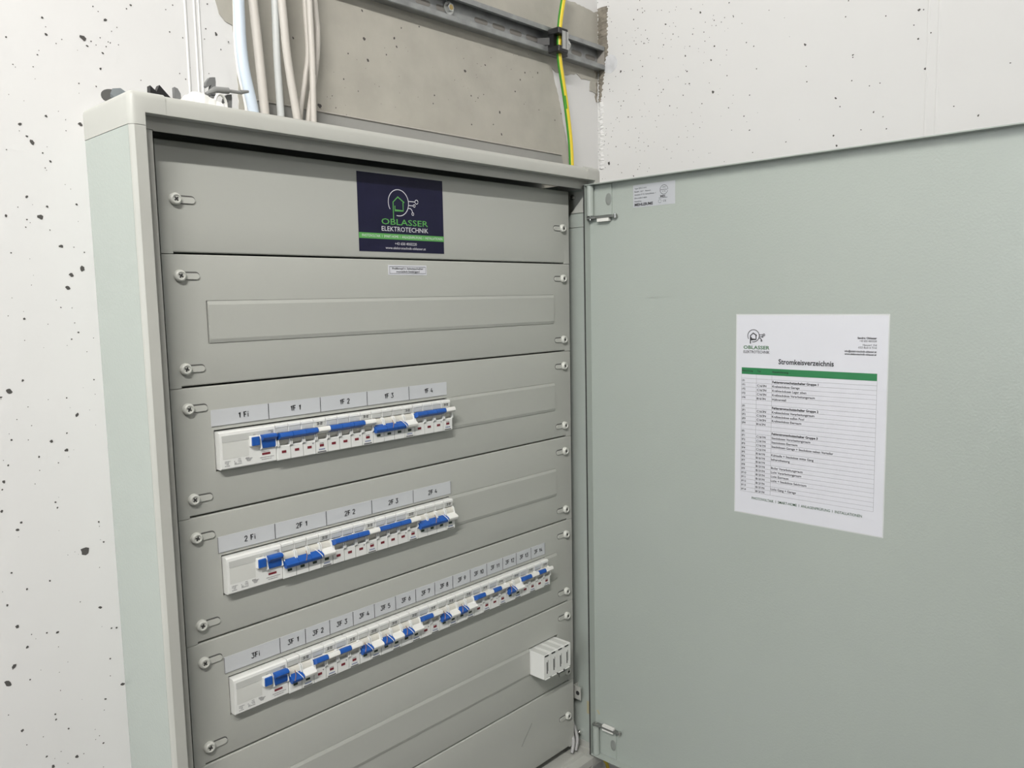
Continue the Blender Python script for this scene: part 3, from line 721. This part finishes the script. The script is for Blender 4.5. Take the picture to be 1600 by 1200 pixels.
# label strips with black dividers
LX = [[.0452, .1188, .1928, .2669, .3402, .4125], [.0444, .1192, .1942, .2678, .3417, .4152],
      [.0435, .1179, .1549, .1920, .2296, .2657, .3031, .3405, .3775, .4142, .4513, .4878, .5248, .5570, .5940, .6296]]
LZ = [(-.1977, -.1783), (-.3486, -.3292), (-.4970, -.4769)]
for r, (fi, pre, n, states) in enumerate(ROWS):
    xs = LX[r]; zb0, zt0 = LZ[r]
    t = thing('label_strip', f'printed pale label strip starting {fi} above {ROWN[r]} breaker row', 'label', (xs[0], 0, zb0), 'label strips above the breaker rows')
    off = Vector(t.location)
    bm = B(xs[0], xs[-1], -.0006, 0, zb0, zt0); bmesh.ops.translate(bm, vec=-off, verts=bm.verts[:]); add('tape', bm, LABELP, t)
    pl = Plane(Vector((0, -.0006, 0)) - off, (1, 0, 0), (0, 0, 1), (0, -1, 0))
    texts = [fi] + [pre + str(k + 1) for k in range(len(states))]
    for k, s in enumerate(texts):
        bm = bmesh.new(); stroke_text(bm, pl, s, (xs[k] + xs[k + 1]) / 2 + (.004 if k == 0 else .001), (zb0 + zt0) / 2 - .0030, .0062, .00108)
        addflat('lettering', bm, INK, t)
    for k, x in enumerate(xs):
        if (k == 0 and r == 0) or (k == len(xs) - 1 and r == 0): continue
        bm = bmesh.new(); rect_into(bm, pl, x - .0004, zb0 + .0002, x + .0004, zt0); addflat('divider_line', bm, INKG if k in (0, len(xs) - 1) else INK, t)
    bm = bmesh.new(); rect_into(bm, pl, xs[0], zb0, xs[-1], zb0 + .0004); addflat('lower_rule', bm, INKG, t)

# four terminal modules on the blanking strip row
zc5 = plates[5][1]
for k in range(4):
    w = .0174; x = .5858 + k * .0176
    t = thing('terminal_module', 'white slotted terminal module in the row of four', 'terminal block', (x, 0, zc5), 'terminal modules right of the blanking strip')
    h0, h1 = -.0217, .0213
    bm = bmesh.new()
    prism(bm, [(.016, h1), (-.0325, h1), (-.0332, h1 - .0012), (-.0336, h1 - .0014), (-.0336, h0 + .0016), (-.0322, h0), (.016, h0)], 'x', .0002, w)
    add('housing', bm, WHITEPL, t)
    add('wire_slot', B(.0068, .0088, -.0339, -.0330, -.0130, .0072), DARK, t)
    add('wire_slot', B(.0098, .0108, -.0339, -.0330, -.0090, .0100), mat('slot_grey', (.25, .26, .25), .6), t)
    add('top_clip', B(.0020, .0110, -.0344, -.0328, h1 - .0034, h1 - .0014), BLACKPL, t)
    add('top_step', B(.0004, w * .62, -.0326, .010, h1, h1 + .0006, .0002, 1), mat('device_grey_top', (.58, .59, .57), .4), t)
    add('foot_latch', B(.0025, .0150, -.0345, -.0290, h0 - .0012, h0 + .0004, .0003, 1), WHITEPL, t)
    if k >= 2: add('latch_tab', B(.006, .012, -.030, -.026, h0 - .006, h0), GREYCL, t)

# ================================================================ STICKERS AND DIRECTORY
def logo(bmA, bmB, pl, cx, cy, R, w):
    """house in a ring with circuit traces: ring/traces -> bmA, house -> bmB"""
    k = R / .0165
    stroke_into(bmA, pl, arc(cx, cy, R, -103, 212, 44, R * 1.0), w)
    bmB_pts = [(-.0078, -.0215), (-.0078, .0005), (0, .0073), (.0105, .0008)]
    stroke_into(bmB, pl, [(cx + a * k - .001 * k, cy + b * k) for a, b in bmB_pts], w * 1.5)
    stroke_into(bmB, pl, [(cx + a * k, cy + b * k) for a, b in ((-.0060, -.0040), (-.0060, -.0098), (.0073, -.0098), (.0073, .0010))], w * 1.5)
    def tr(pts, ex, ey, er):
        stroke_into(bmA, pl, [(cx + a * k, cy + b * k) for a, b in pts], w)
        stroke_into(bmA, pl, arc(cx + ex * k, cy + ey * k, er * k, 0, 345, 14), w * .9)
    tr([(.0162, .0030), (.0272, .0030)], .0300, .0030, .0026)
    tr([(.0165, -.0022), (.0242, -.0022)], .0260, -.0022, .0017)
    tr([(.0160, -.0060), (.0195, -.0060), (.0218, -.0080), (.0230, -.0110)], .0232, -.0128, .0017)
# company sticker
SX, SZ, SW, SH = .2640, .0102, .1510, .1042
t = thing('company_sticker', 'navy sticker with a green and white house logo on top plate', 'sticker', (SX, 0, SZ))
add('sheet', B(0, SW, -.0004, 0, 0, SH), NAVY, t)
pl = Plane((0, -.0004, 0), (1, 0, 0), (0, 0, 1), (0, -1, 0))
ba, bb = bmesh.new(), bmesh.new()
logo(ba, bb, pl, .0685, .0675, .0178, .0010)
text_into(bb, pl, 'OBLASSER', .0795, .0372, .0080, 'c', width=.083, bold=.006)
text_into(ba, pl, 'ELEKTROTECHNIK', .0795, .0283, .0064, 'c', width=.083, bold=0)
addflat('white_print', ba, LOGOW, t); addflat('green_print', bb, LOGOG, t)
bm = bmesh.new(); rect_into(bm, pl, 0, .0172, SW, .0248, .0002); addflat('green_band', bm, LOGOG, t)
bm = bmesh.new()
text_into(bm, pl, 'PHOTOVOLTAIK  I  SMART-HOME  I  ANLAGENPRÜFUNG  I  INSTALLATIONEN', SW / 2 + .001, .0194, .0034, 'c', width=.143, h=.0004)
text_into(bm, pl, '+43 650 4003220', .0795, .0099, .0037, 'c', width=.039); text_into(bm, pl, 'www.elektrotechnik-oblasser.at', .0795, .0040, .0034, 'c', width=.072)
addflat('contact_print', bm, LOGOW, t)
# small notice
a = (.3112, -.0212)
t = thing('notice_sticker', 'small white rectangular notice sticker with black border and text', 'sticker', (a[0], 0, a[1]))
add('sheet', B(0, .0690, -.0004, 0, 0, .0138), PAPER, t)
pl = Plane((0, -.0004, 0), (1, 0, 0), (0, 0, 1), (0, -1, 0)); bm = bmesh.new()
for q in ((.0018, .0020, .0672, .0024), (.0018, .0114, .0672, .0118), (.0018, .0020, .0022, .0118), (.0668, .0020, .0672, .0118)): rect_into(bm, pl, *q)
text_into(bm, pl, 'Prüfknopf v. Schutzschalter', .0345, .0078, .0026, 'c', width=.056, bold=.01); text_into(bm, pl, 'monatlich betätigen!', .0345, .0036, .0026, 'c', width=.042, bold=.01)
addflat('print', bm, INK, t)
# rating plate on the door
t = thing('rating_sticker', 'small silver rating sticker in the upper hinge corner of door', 'sticker', (XS, -.1200, .0865))
add('sheet', B(-.0003, 0, -.0785, 0, 0, .0356), RATING, t)
pl = Plane((-.0003, 0, 0), (0, -1, 0), (0, 0, 1), (-1, 0, 0)); bm = bmesh.new()
for s, x, z, w, bo in (('Type', .003, .0290, .0065, .01), ('EDE 2 H/G', .011, .0290, .0150, 0), ('Baujahr', .003, .0240, .009, .01), ('2017', .014, .0240, .006, 0), ('Nennstr.', .0235, .0240, .011, .01), ('Schutzart', .003, .0190, .0115, .01), ('IP 30', .016, .0190, .006, 0), ('Schutzklasse  I', .0235, .0190, .0195, .01), ('EN 61439-3 400V', .003, .0135, .024, .01), ('Nennfreq', .003, .0085, .013, .01)):
    text_into(bm, pl, s, x, z, .0021, 'l', width=w, bold=bo, h=.0002)
text_into(bm, pl, 'MEHLER/ME', .003, .0022, .0042, 'l', width=.035, bold=.035, h=.0002)
stroke_into(bm, pl, arc(.0585, .0235, .0072, 0, 345, 24), .0006, .0002); rect_into(bm, pl, .0525, .0232, .0645, .0238, .0002)
text_into(bm, pl, 'ÖVE', .0585, .0262, .0022, 'c', width=.006, h=.0002); text_into(bm, pl, '2 76', .0585, .0200, .0018, 'c', width=.006, h=.0002)
text_into(bm, pl, 'MK', .0570, .0122, .0030, 'c', width=.010, bold=.02, h=.0002); rect_into(bm, pl, .0490, .0108, .0650, .0114, .0002)
stroke_into(bm, pl, arc(.0510, .0060, .0026, 0, 345, 16), .0004, .0002); text_into(bm, pl, 'CE', .0595, .0048, .0026, 'c', width=.0058, h=.0002)
addflat('print', bm, INK, t)
# circuit directory on the door
PW, PH = .2166, .2990
t = thing('circuit_directory', 'laminated white circuit list with a green table header on door', 'document', (XS, -.3071, -.3870))
t.rotation_euler = (math.radians(-.1), 0, 0)
add('sheet', B(-.0006, 0, -PW, 0, 0, PH, .0001, 1), PAPER, t)
add('laminate_border', B(-.0003, 0, -PW - .0014, .0014, -.0014, PH + .0020), SEALP, t)
pl = Plane((-.0006, 0, 0), (0, -1, 0), (0, 0, 1), (-1, 0, 0))
ba, bb = bmesh.new(), bmesh.new()
logo(ba, ba, pl, .0270, .2690, .0090, .0010)
text_into(bb, pl, 'OBLASSER', .0318, .2494, .0050, 'c', width=.041, bold=.02); text_into(ba, pl, 'ELEKTROTECHNIK', .0318, .2432, .0042, 'c', width=.041, bold=.004)
addflat('logo_print', ba, INK, t); addflat('logo_name', bb, mat('logo_dark_green', (.05, .16, .06), .5), t)
bm = bmesh.new()
for s, z, w, bo in (('Sandro Oblasser', .2676, .0252, .03), ('+43 650 4003220', .2636, .0225, 0), ('Hauserl 15d', .2583, .0180, 0), ('6323 Buch in Tirol', .2548, .0240, 0), ('info@elektrotechnik-oblasser.at', .2494, .0420, .02), ('www.elektrotechnik-oblasser.at', .2456, .0420, .02)):
    text_into(bm, pl, s, .2025, z, .0026, 'r', width=w, bold=bo)
text_into(bm, pl, 'Stromkeisverzeichnis', .1062, .2288, .0072, 'c', width=.0800, bold=.022)
TX0, TX1, C1, C2 = .0088, .2042, .0324, .0565
TT, RH = .2117, .00638
for s, x, w in (('Bezeichnung', TX0 + .001, .0170), ('Typ', C1 + .001, .0060), ('Bezeichnung', C2 + .001, .0240)):
    text_into(bm, pl, s, x, TT + .0040, .0026, 'l', width=w, bold=.01, h=.0006)
rows = [('', '', ''), ('1Fi', '', '*Fehlerstromschutzschalter Gruppe 1'), ('1F1', 'C16/3N', 'Krafsteckdose Garage'), ('1F2', 'C16/3N', 'Krafsteckdosen Lager oben'), ('1F3', 'C16/3N', 'Krafsteckdose Verarbeitungsraum'), ('1F4', 'B16/3N', 'Hühnerstall'),
        ('', '', ''), ('2Fi', '', '*Fehlerstromschutzschalter Gruppe 2'), ('2F1', 'C16/3N', 'Krafsteckdose Verarbeitungsraum'), ('2F2', 'C16/3N', 'Krafsteckdose außen Pool'), ('2F3', 'C16/3N', 'Krafsteckdose Eierraum'), ('2F4', 'B16/3N', ''),
        ('', '', ''), ('3Fi', '', '*Fehlerstromschutzschalter Gruppe 3'), ('3F1', 'C16/1N', 'Steckdosen Verarbeitungsraum'), ('3F2', 'C16/1N', 'Steckdosen Eierraum'), ('3F3', 'C16/1N', 'Steckdosen Garage + Steckdose neben Verteiler'), ('3F4', 'C16/1N', ''),
        ('3F5', 'B16/1N', 'Kühlzelle + Steckdose mitte Gang'), ('3F6', 'B16/1N', 'Infrarotheizung'), ('3F7', 'B16/1N', ''), ('3F8', 'B13/1N', 'Boiler Verarbeitungsraum'), ('3F9', 'B13/1N', 'Licht Verarbeitungsraum'), ('3F10', 'B13/1N', 'Licht Eierraum'),
        ('3F11', 'B13/1N', 'Licht + Steckdose Selchraum'), ('3F12', 'B13/1N', ''), ('3F13', 'B13/1N', 'Licht Gang + Garage'), ('3F14', 'B13/1N', '')]
bl = bmesh.new(); z = TT
for i, (c1, c2, c3) in enumerate(rows):
    zb1 = z - RH
    rect_into(bl, pl, TX0, zb1 - .00012, TX1, zb1 + .00012)
    if c1: text_into(bm, pl, c1, TX0 + .0008, zb1 + .0017, .0030, 'l', cond=1.0, bold=.014)
    if c2: text_into(bm, pl, c2, C1 + .0012, zb1 + .0012, .0032, 'l', cond=1.0, bold=.014)
    if c3: text_into(bm, pl, c3.lstrip('*'), C2 + .0010, zb1 + .0014, .0033, 'l', bold=.03 if c3[0] == '*' else .008, cond=.98)
    z = zb1
for x in (TX0, C1, C2, TX1): rect_into(bl, pl, x - .00012, z, x + .00012, TT)
addflat('lettering', bm, INK, t); addflat('table_lines', bl, INKG, t)
bm = bmesh.new(); rect_into(bm, pl, TX0, TT, TX1, TT + .0098, .0003); addflat('table_header', bm, TABG, t)
bm = bmesh.new(); text_into(bm, pl, 'PHOTOVOLTAIK  I  SMART-HOME  I  ANLAGENPRÜFUNG  I  INSTALLATIONEN', .1085, .0225, .0038, 'c', width=.162, bold=.006)
addflat('footer_print', bm, mat('footer_green', (.03, .10, .04), .5), t)

# ================================================================ CABLES ABOVE THE CABINET
def cable(name, label, pts, r, m, cat='cable', group='cables entering the cabinet top', y=.05, n=12):
    q = [onY(u, v, y) for u, v in pts] if len(pts[0]) == 2 else [Vector(p) for p in pts]
    if len(pts[0]) == 2:
        q = [q[0] + (q[0] - q[1]).normalized() * .25] + q + [Vector((q[-1].x + .002, y + .001, .1500))]
    bm = bmesh.new(); tube(bm, spline(q, 6), r, n); bmesh.ops.translate(bm, vec=-q[-1], verts=bm.verts[:])
    o = add(name, bm, m, None, True); o.location = q[-1]; return tag(o, label, cat, group)
cable('conduit', 'thick pale blue conduit entering the cabinet top beside bare concrete', [(373, 0), (376, 60), (382, 110), (396, 174)], .0066, COND, 'conduit', y=.048)
cable('cable', 'thin white cable running close behind the pale blue conduit', [(366.5, 0), (368, 60), (373, 110), (385, 166)], .0026, CABLEW, y=.0765)
cable('cable', 'thick beige grey cable directly beside the pale blue conduit', [(395, 0), (405, 90), (414, 178)], .0057, CABLE)
cable('cable', 'cool grey straight cable between two thick beige cables', [(429.5, 0), (433, 90), (439, 181)], .0047, CABLEG, y=.056)
cable('cable', 'beige grey cable leaning across the cool grey straight cable', [(440, 0), (449, 90), (465, 190)], .0052, CABLE, y=.046)
cable('cable', 'thin grey cable that bends sideways behind the last cable bundle', [(476, 0), (481, 80), (477, 122), (469, 186)], .0034, CABLE, y=.064)
cable('cable', 'straight beige cable at the front of the last cable bundle', [(483, 0), (488, 100), (490, 190)], .0042, CABLE, y=.048)
cable('cable', 'thin beige cable hidden behind the last cable bundle', [(491.5, 0), (496, 50), (494, 100), (482, 188)], .0038, CABLE, y=.058)
# green and yellow earth wire
q = [onY(u, v, .050) for u, v in ((886, -30), (880, 0), (874.5, 40), (873.5, 75), (875, 100), (884, 160), (891, 220), (893, 262))] + [Vector((.779, .052, .150))]
bm = bmesh.new()
sp = spline(q, 6)
side_dir = CAM_M.col[0]
def halves(c, f, a, k, n): return (c - min(sp, key=lambda p: (p - c).length)).dot(side_dir) > -.0006
tube(bm, sp, .0046, 12, matsplit=halves)
me = bpy.data.meshes.new('earth_wire'); bmesh.ops.translate(bm, vec=-q[-1], verts=bm.verts[:]); bm.to_mesh(me); bm.free()
o = addm('earth_wire', me, [GRN, YEL], None, True); o.location = q[-1]; tag(o, 'green and yellow earth wire clamped to the steel rail', 'cable')
# yellow wire end below the door and two cables inside the cabinet foot
q = [onY(u, v, .02) for u, v in ((944, 1186), (949, 1196), (951, 1215), (950, 1240))]
o = add('earth_wire', T(spline(q, 4), .0036, 10), YEL, None, True); tag(o, 'short yellow wire hanging under the open door', 'cable')
for lab, dx in (('grey cable in the cabinet foot beside the door hinge', 0), ('grey cable in the cabinet foot close to the cover plates', -.011)):
    q = [Vector((.7230 + dx * .6, .034, -.822)), Vector((.7205 + dx, .016, -.846)), Vector((.7130 + dx, -.001, -.868)), Vector((.7020 + dx, -.006, -.8862))]
    o = add('cable', T(spline(q, 5), .0034, 10), mat('cable_mid_grey', (.36, .36, .36), .5), None, True); tag(o, lab, 'cable')

# ================================================================ STEEL RAIL ON THE WALL
RZ0, RZ1, RYF = .3720, .4150, .0630
t = thing('mounting_rail', 'galvanised slotted C rail fixed across the bare concrete wall', 'rail', (.60, YW, RZ0))
off = Vector(t.location)
sec = [(YW - .0014, RZ0 + .001), (RYF + .001, RZ0), (RYF, RZ0 + .001), (RYF, RZ0 + .0085), (RYF + .006, RZ0 + .0085), (RYF + .006, RZ0 + .007), (RYF + .002, RZ0 + .007), (RYF + .002, RZ0 + .002), (YW - .0035, RZ0 + .0028),
       (YW - .0035, RZ1 - .0028), (RYF + .002, RZ1 - .002), (RYF + .002, RZ1 - .007), (RYF + .006, RZ1 - .007), (RYF + .006, RZ1 - .0085), (RYF, RZ1 - .0085), (RYF, RZ1 - .001), (RYF + .001, RZ1), (YW - .0014, RZ1 - .001)]
bm = P(sec, 'x', .15, X1 - .004); bmesh.ops.translate(bm, vec=-off, verts=bm.verts[:]); add('channel', bm, RAILM, t)
for k in range(12):
    x = .405 + k * .0415
    if abs(x - .517) < .02: continue
    pts = [(a, b) for a, b in arc(x + .022, .3935, .0042, -90, 90, 6)] + [(a, b) for a, b in arc(x, .3935, .0042, 90, 270, 6)]
    bm = P(pts, 'y', YW - .0037, YW - .0030); bmesh.ops.translate(bm, vec=-off, verts=bm.verts[:]); add('slot', bm, mat('slot_back', (.19, .18, .165), .8), t)
bm = B(X1 - .0055, X1 - .003, RYF + .001, YW - .002, RZ0 + .001, RZ1 - .001); bmesh.ops.translate(bm, vec=-off, verts=bm.verts[:]); add('end_wall', bm, mat('rail_end', (.34, .32, .29), .7), t)
c = onY(703, 12, YW - .008)
bm = bmesh.new(); cyl(bm, (c.x, YW - .006, c.z), .0100, .0025, 'y', 24); cyl(bm, (c.x, YW - .011, c.z), .0062, .006, 'y', 6)
bmesh.ops.translate(bm, vec=-off, verts=bm.verts[:]); sc = add('rail_screw', bm, STEEL, t)
bm = bmesh.new(); cyl(bm, (c.x, YW - .0114, c.z), .0040, .0006, 'y', 14); bmesh.ops.translate(bm, vec=-off, verts=bm.verts[:]); add('screw_core', bm, mat('brass_zinc', (.42, .32, .14), .35, metal=.9), sc)
# cable clamp on the rail
cx_, cz_ = .742, .3885
t = thing('cable_clamp', 'black plastic cable clamp with a steel pressure plate on rail', 'clamp', (cx_, RYF, cz_))
bm = bmesh.new()
for s in (1, -1):
    box(bm, -.013, .013, -.026, -.0002, .0150 * s - .0055, .0150 * s + .0055, .0015, 1)
box(bm, -.012, -.004, -.013, -.0002, -.0105, .0105)
add('saddle', bm, BLACKPL, t)
bm = bmesh.new(); prism(bm, [(-.004, -.0272), (.012, -.0272), (.0145, -.025), (.0145, -.001), (.0125, -.001), (.0125, -.0245), (.011, -.0255), (-.004, -.0255)], 'z', -.0150, .0150)
add('pressure_plate', bm, STEEL, t)
add('plate_groove', B(.004, .006, -.0282, -.0270, -.0145, .0145), mat('steel_dark', (.18, .18, .18), .4, metal=.7), t)
bm = bmesh.new(); tube(bm, [(.0145, -.010, 0), (.032, -.010, 0)], .0035, 10); tube(bm, [(.024, -.010, 0), (.030, -.010, 0)], .0085, 6)
add('clamp_bolt', bm, STEEL, t, True)
add('foot', P([(.010, -.024), (.028, -.012), (.028, -.002), (.010, -.002)], 'z', -.0200, -.0160), BLACKPL, t)
add('back_hook', P([(-.026, .012), (-.0121, .012), (-.0121, -.004)], 'z', -.006, .006), mat('steel_wedge', (.05, .05, .05), .6), t)

# ================================================================ LEFTOVERS LYING ON TOP OF THE CABINET
TOPZ = ZT + .0003
# hexagon nut leaning on a washer
t = thing('hexagon_nut', 'zinc plated hexagon nut lying on the cabinet corner', 'nut', (-.0185, .0380, TOPZ))
bm = bmesh.new(); tube(bm, [(0, 0, -.0035), (0, 0, .0035)], .0085, 6); o = add('nut_body', bm, mat('zinc_blue', (.34, .38, .40), .3, metal=.7), t); o.rotation_euler = (.95, .25, -.5); o.location = (0, 0, .0095)
bm = bmesh.new(); tube(bm, [(0, 0, -.0008), (0, 0, .0008)], .0095, 20); o = add('washer', bm, mat('zinc_dark', (.12, .12, .115), .4, metal=.6), t); o.rotation_euler = (.95, .25, -.5); o.location = (-.0068, .0040, .0088)
# black saddle clip with two points
def onTop(u, y): return onY(u, 150, y).x
x = onTop(232.5, .0)
t = add('black_clip', P([(0, 0), (.0005, .0125), (.0070, .0072), (.0105, .0145), (.0250, 0)], 'y', -.004, .004), BLACKPL); t.location = (x, 0, TOPZ + .003)
bm = B(.0, .025, -.006, .006, -.003, .0005); add('clip_foot', bm, BLACKPL, t)
tag(t, 'black plastic clip with two pointed tips on the cabinet top', 'clip')
x = onTop(271.5, .0)
t = add('clip_half', P([(0, 0), (0, .0185), (.0035, .0175), (.0065, .0125), (.0075, 0)], 'y', -.003, .003), GREYCL); t.location = (x, 0, TOPZ)
tag(t, 'small dark grey rounded clip half on the cabinet top', 'clip')
# crumpled white wrapper
x = onTop(276, .0)
bm = bmesh.new(); rr = random.Random(11); nx_, ny_ = 12, 7; V = []
for j in range(ny_):
    for i in range(nx_):
        u = i / (nx_ - 1); v = j / (ny_ - 1)
        h = .0060 + .0125 * max(0, math.sin(u * math.pi)) ** 1.2 * (1 - abs(v - .5) * 1.3) + rr.uniform(-.0018, .0018)
        if i in (0, nx_ - 1) or j in (0, ny_ - 1): h = rr.uniform(.0004, .003)
        V.append(bm.verts.new((u * .052 + rr.uniform(-.001, .001), -.015 + v * .035, h)))
for j in range(ny_ - 1):
    for i in range(nx_ - 1): bm.faces.new((V[j * nx_ + i], V[j * nx_ + i + 1], V[(j + 1) * nx_ + i + 1], V[(j + 1) * nx_ + i]))
r_ = bmesh.ops.extrude_face_region(bm, geom=bm.faces[:]); bmesh.ops.translate(bm, vec=(0, 0, -.0004), verts=[g for g in r_['geom'] if isinstance(g, bmesh.types.BMVert)])
o = add('crumpled_wrapper', bm, mat('wrapper_white', (.72, .72, .69), .5), None); o.location = (x, .0, TOPZ + .0006); tag(o, 'crumpled white wrapper lying on the cabinet top', 'wrapper')
# two grey hook clips
def hook(u, v0, v1, y, lab):
    b = onY(u, v1, y); hgt = onY(u, v0, y).z - b.z
    k = hgt / .026
    pts = [(0, 0), (.002, .012), (.0035, .0150), (-.0035, .0100), (-.0052, .0122), (-.0040, .0175), (.0010, .0245), (.0060, .0258), (.0095, .0262), (.0100, .0200), (.0085, 0)]
    bm = P([(a * k, b_ * k) for a, b_ in pts], 'y', -.003, .003)
    o = add('hook_clip', bm, GREYCL); o.location = (b.x - .003, y, b.z); tag(o, lab, 'clip', 'grey hook clips on the cabinet top'); return o
h1 = hook(330, 121, 150, .032, 'grey hook clip standing upright behind the white wrapper')
h2 = hook(357, 148, 172, .02, 'grey hook clip lying beside the black sleeve on cabinet top')
# make the clips reach the frame top
for h in (h1, h2):
    b = h.location.z - TOPZ
    if b > 0: add('clip_stem', B(.0015, .0075, -.003, .003, -b, .001), GREYCL, h)
    else: h.location.z = TOPZ
# grey screw anchor lying across the heap
a, b_, c_, d_ = onY(322, 147, .012), onY(336, 140, .012), onY(357, 142, .012), onY(388, 143, .012)
bm = bmesh.new(); tube(bm, [a, b_, c_], [.0020, .0036, .0036], 10); tube(bm, [c_, onY(378, 145, .012)], .0020, 8); tube(bm, [onY(376, 144, .012), d_], [.0026, .0016], 8)
base = Vector((b_.x, .012, TOPZ)); bmesh.ops.translate(bm, vec=-base, verts=bm.verts[:])
o = add('screw_anchor', bm, mat('anchor_grey', (.22, .225, .22), .45), None, True); o.location = base; tag(o, 'long grey screw anchor lying across the leftovers on cabinet top', 'anchor')
# black sleeve and white ring
a = onY(326, 160, .0); bm = bmesh.new(); tube(bm, [(0, 0, .0055), (.0150, .001, .0055)], .0052, 14)
o = add('black_sleeve', bm, BLACKPL, None, True); o.location = (a.x, 0, TOPZ); tag(o, 'short black sleeve lying on the cabinet top', 'sleeve')
a = onY(346, 152, .006); bm = bmesh.new()
ring = [(.0095 * math.cos(t_ * math.pi / 10), 0, .0115 + .0105 * math.sin(t_ * math.pi / 10)) for t_ in range(-7, 18)]
tube(bm, ring, .0016, 8)
o = add('white_ring', bm, CABLEW, None, True); o.location = (a.x, .008, TOPZ); o.rotation_euler = (0, 0, .4); tag(o, 'open white plastic ring standing on the cabinet top', 'ring')

bpy.data.objects.remove(_to)
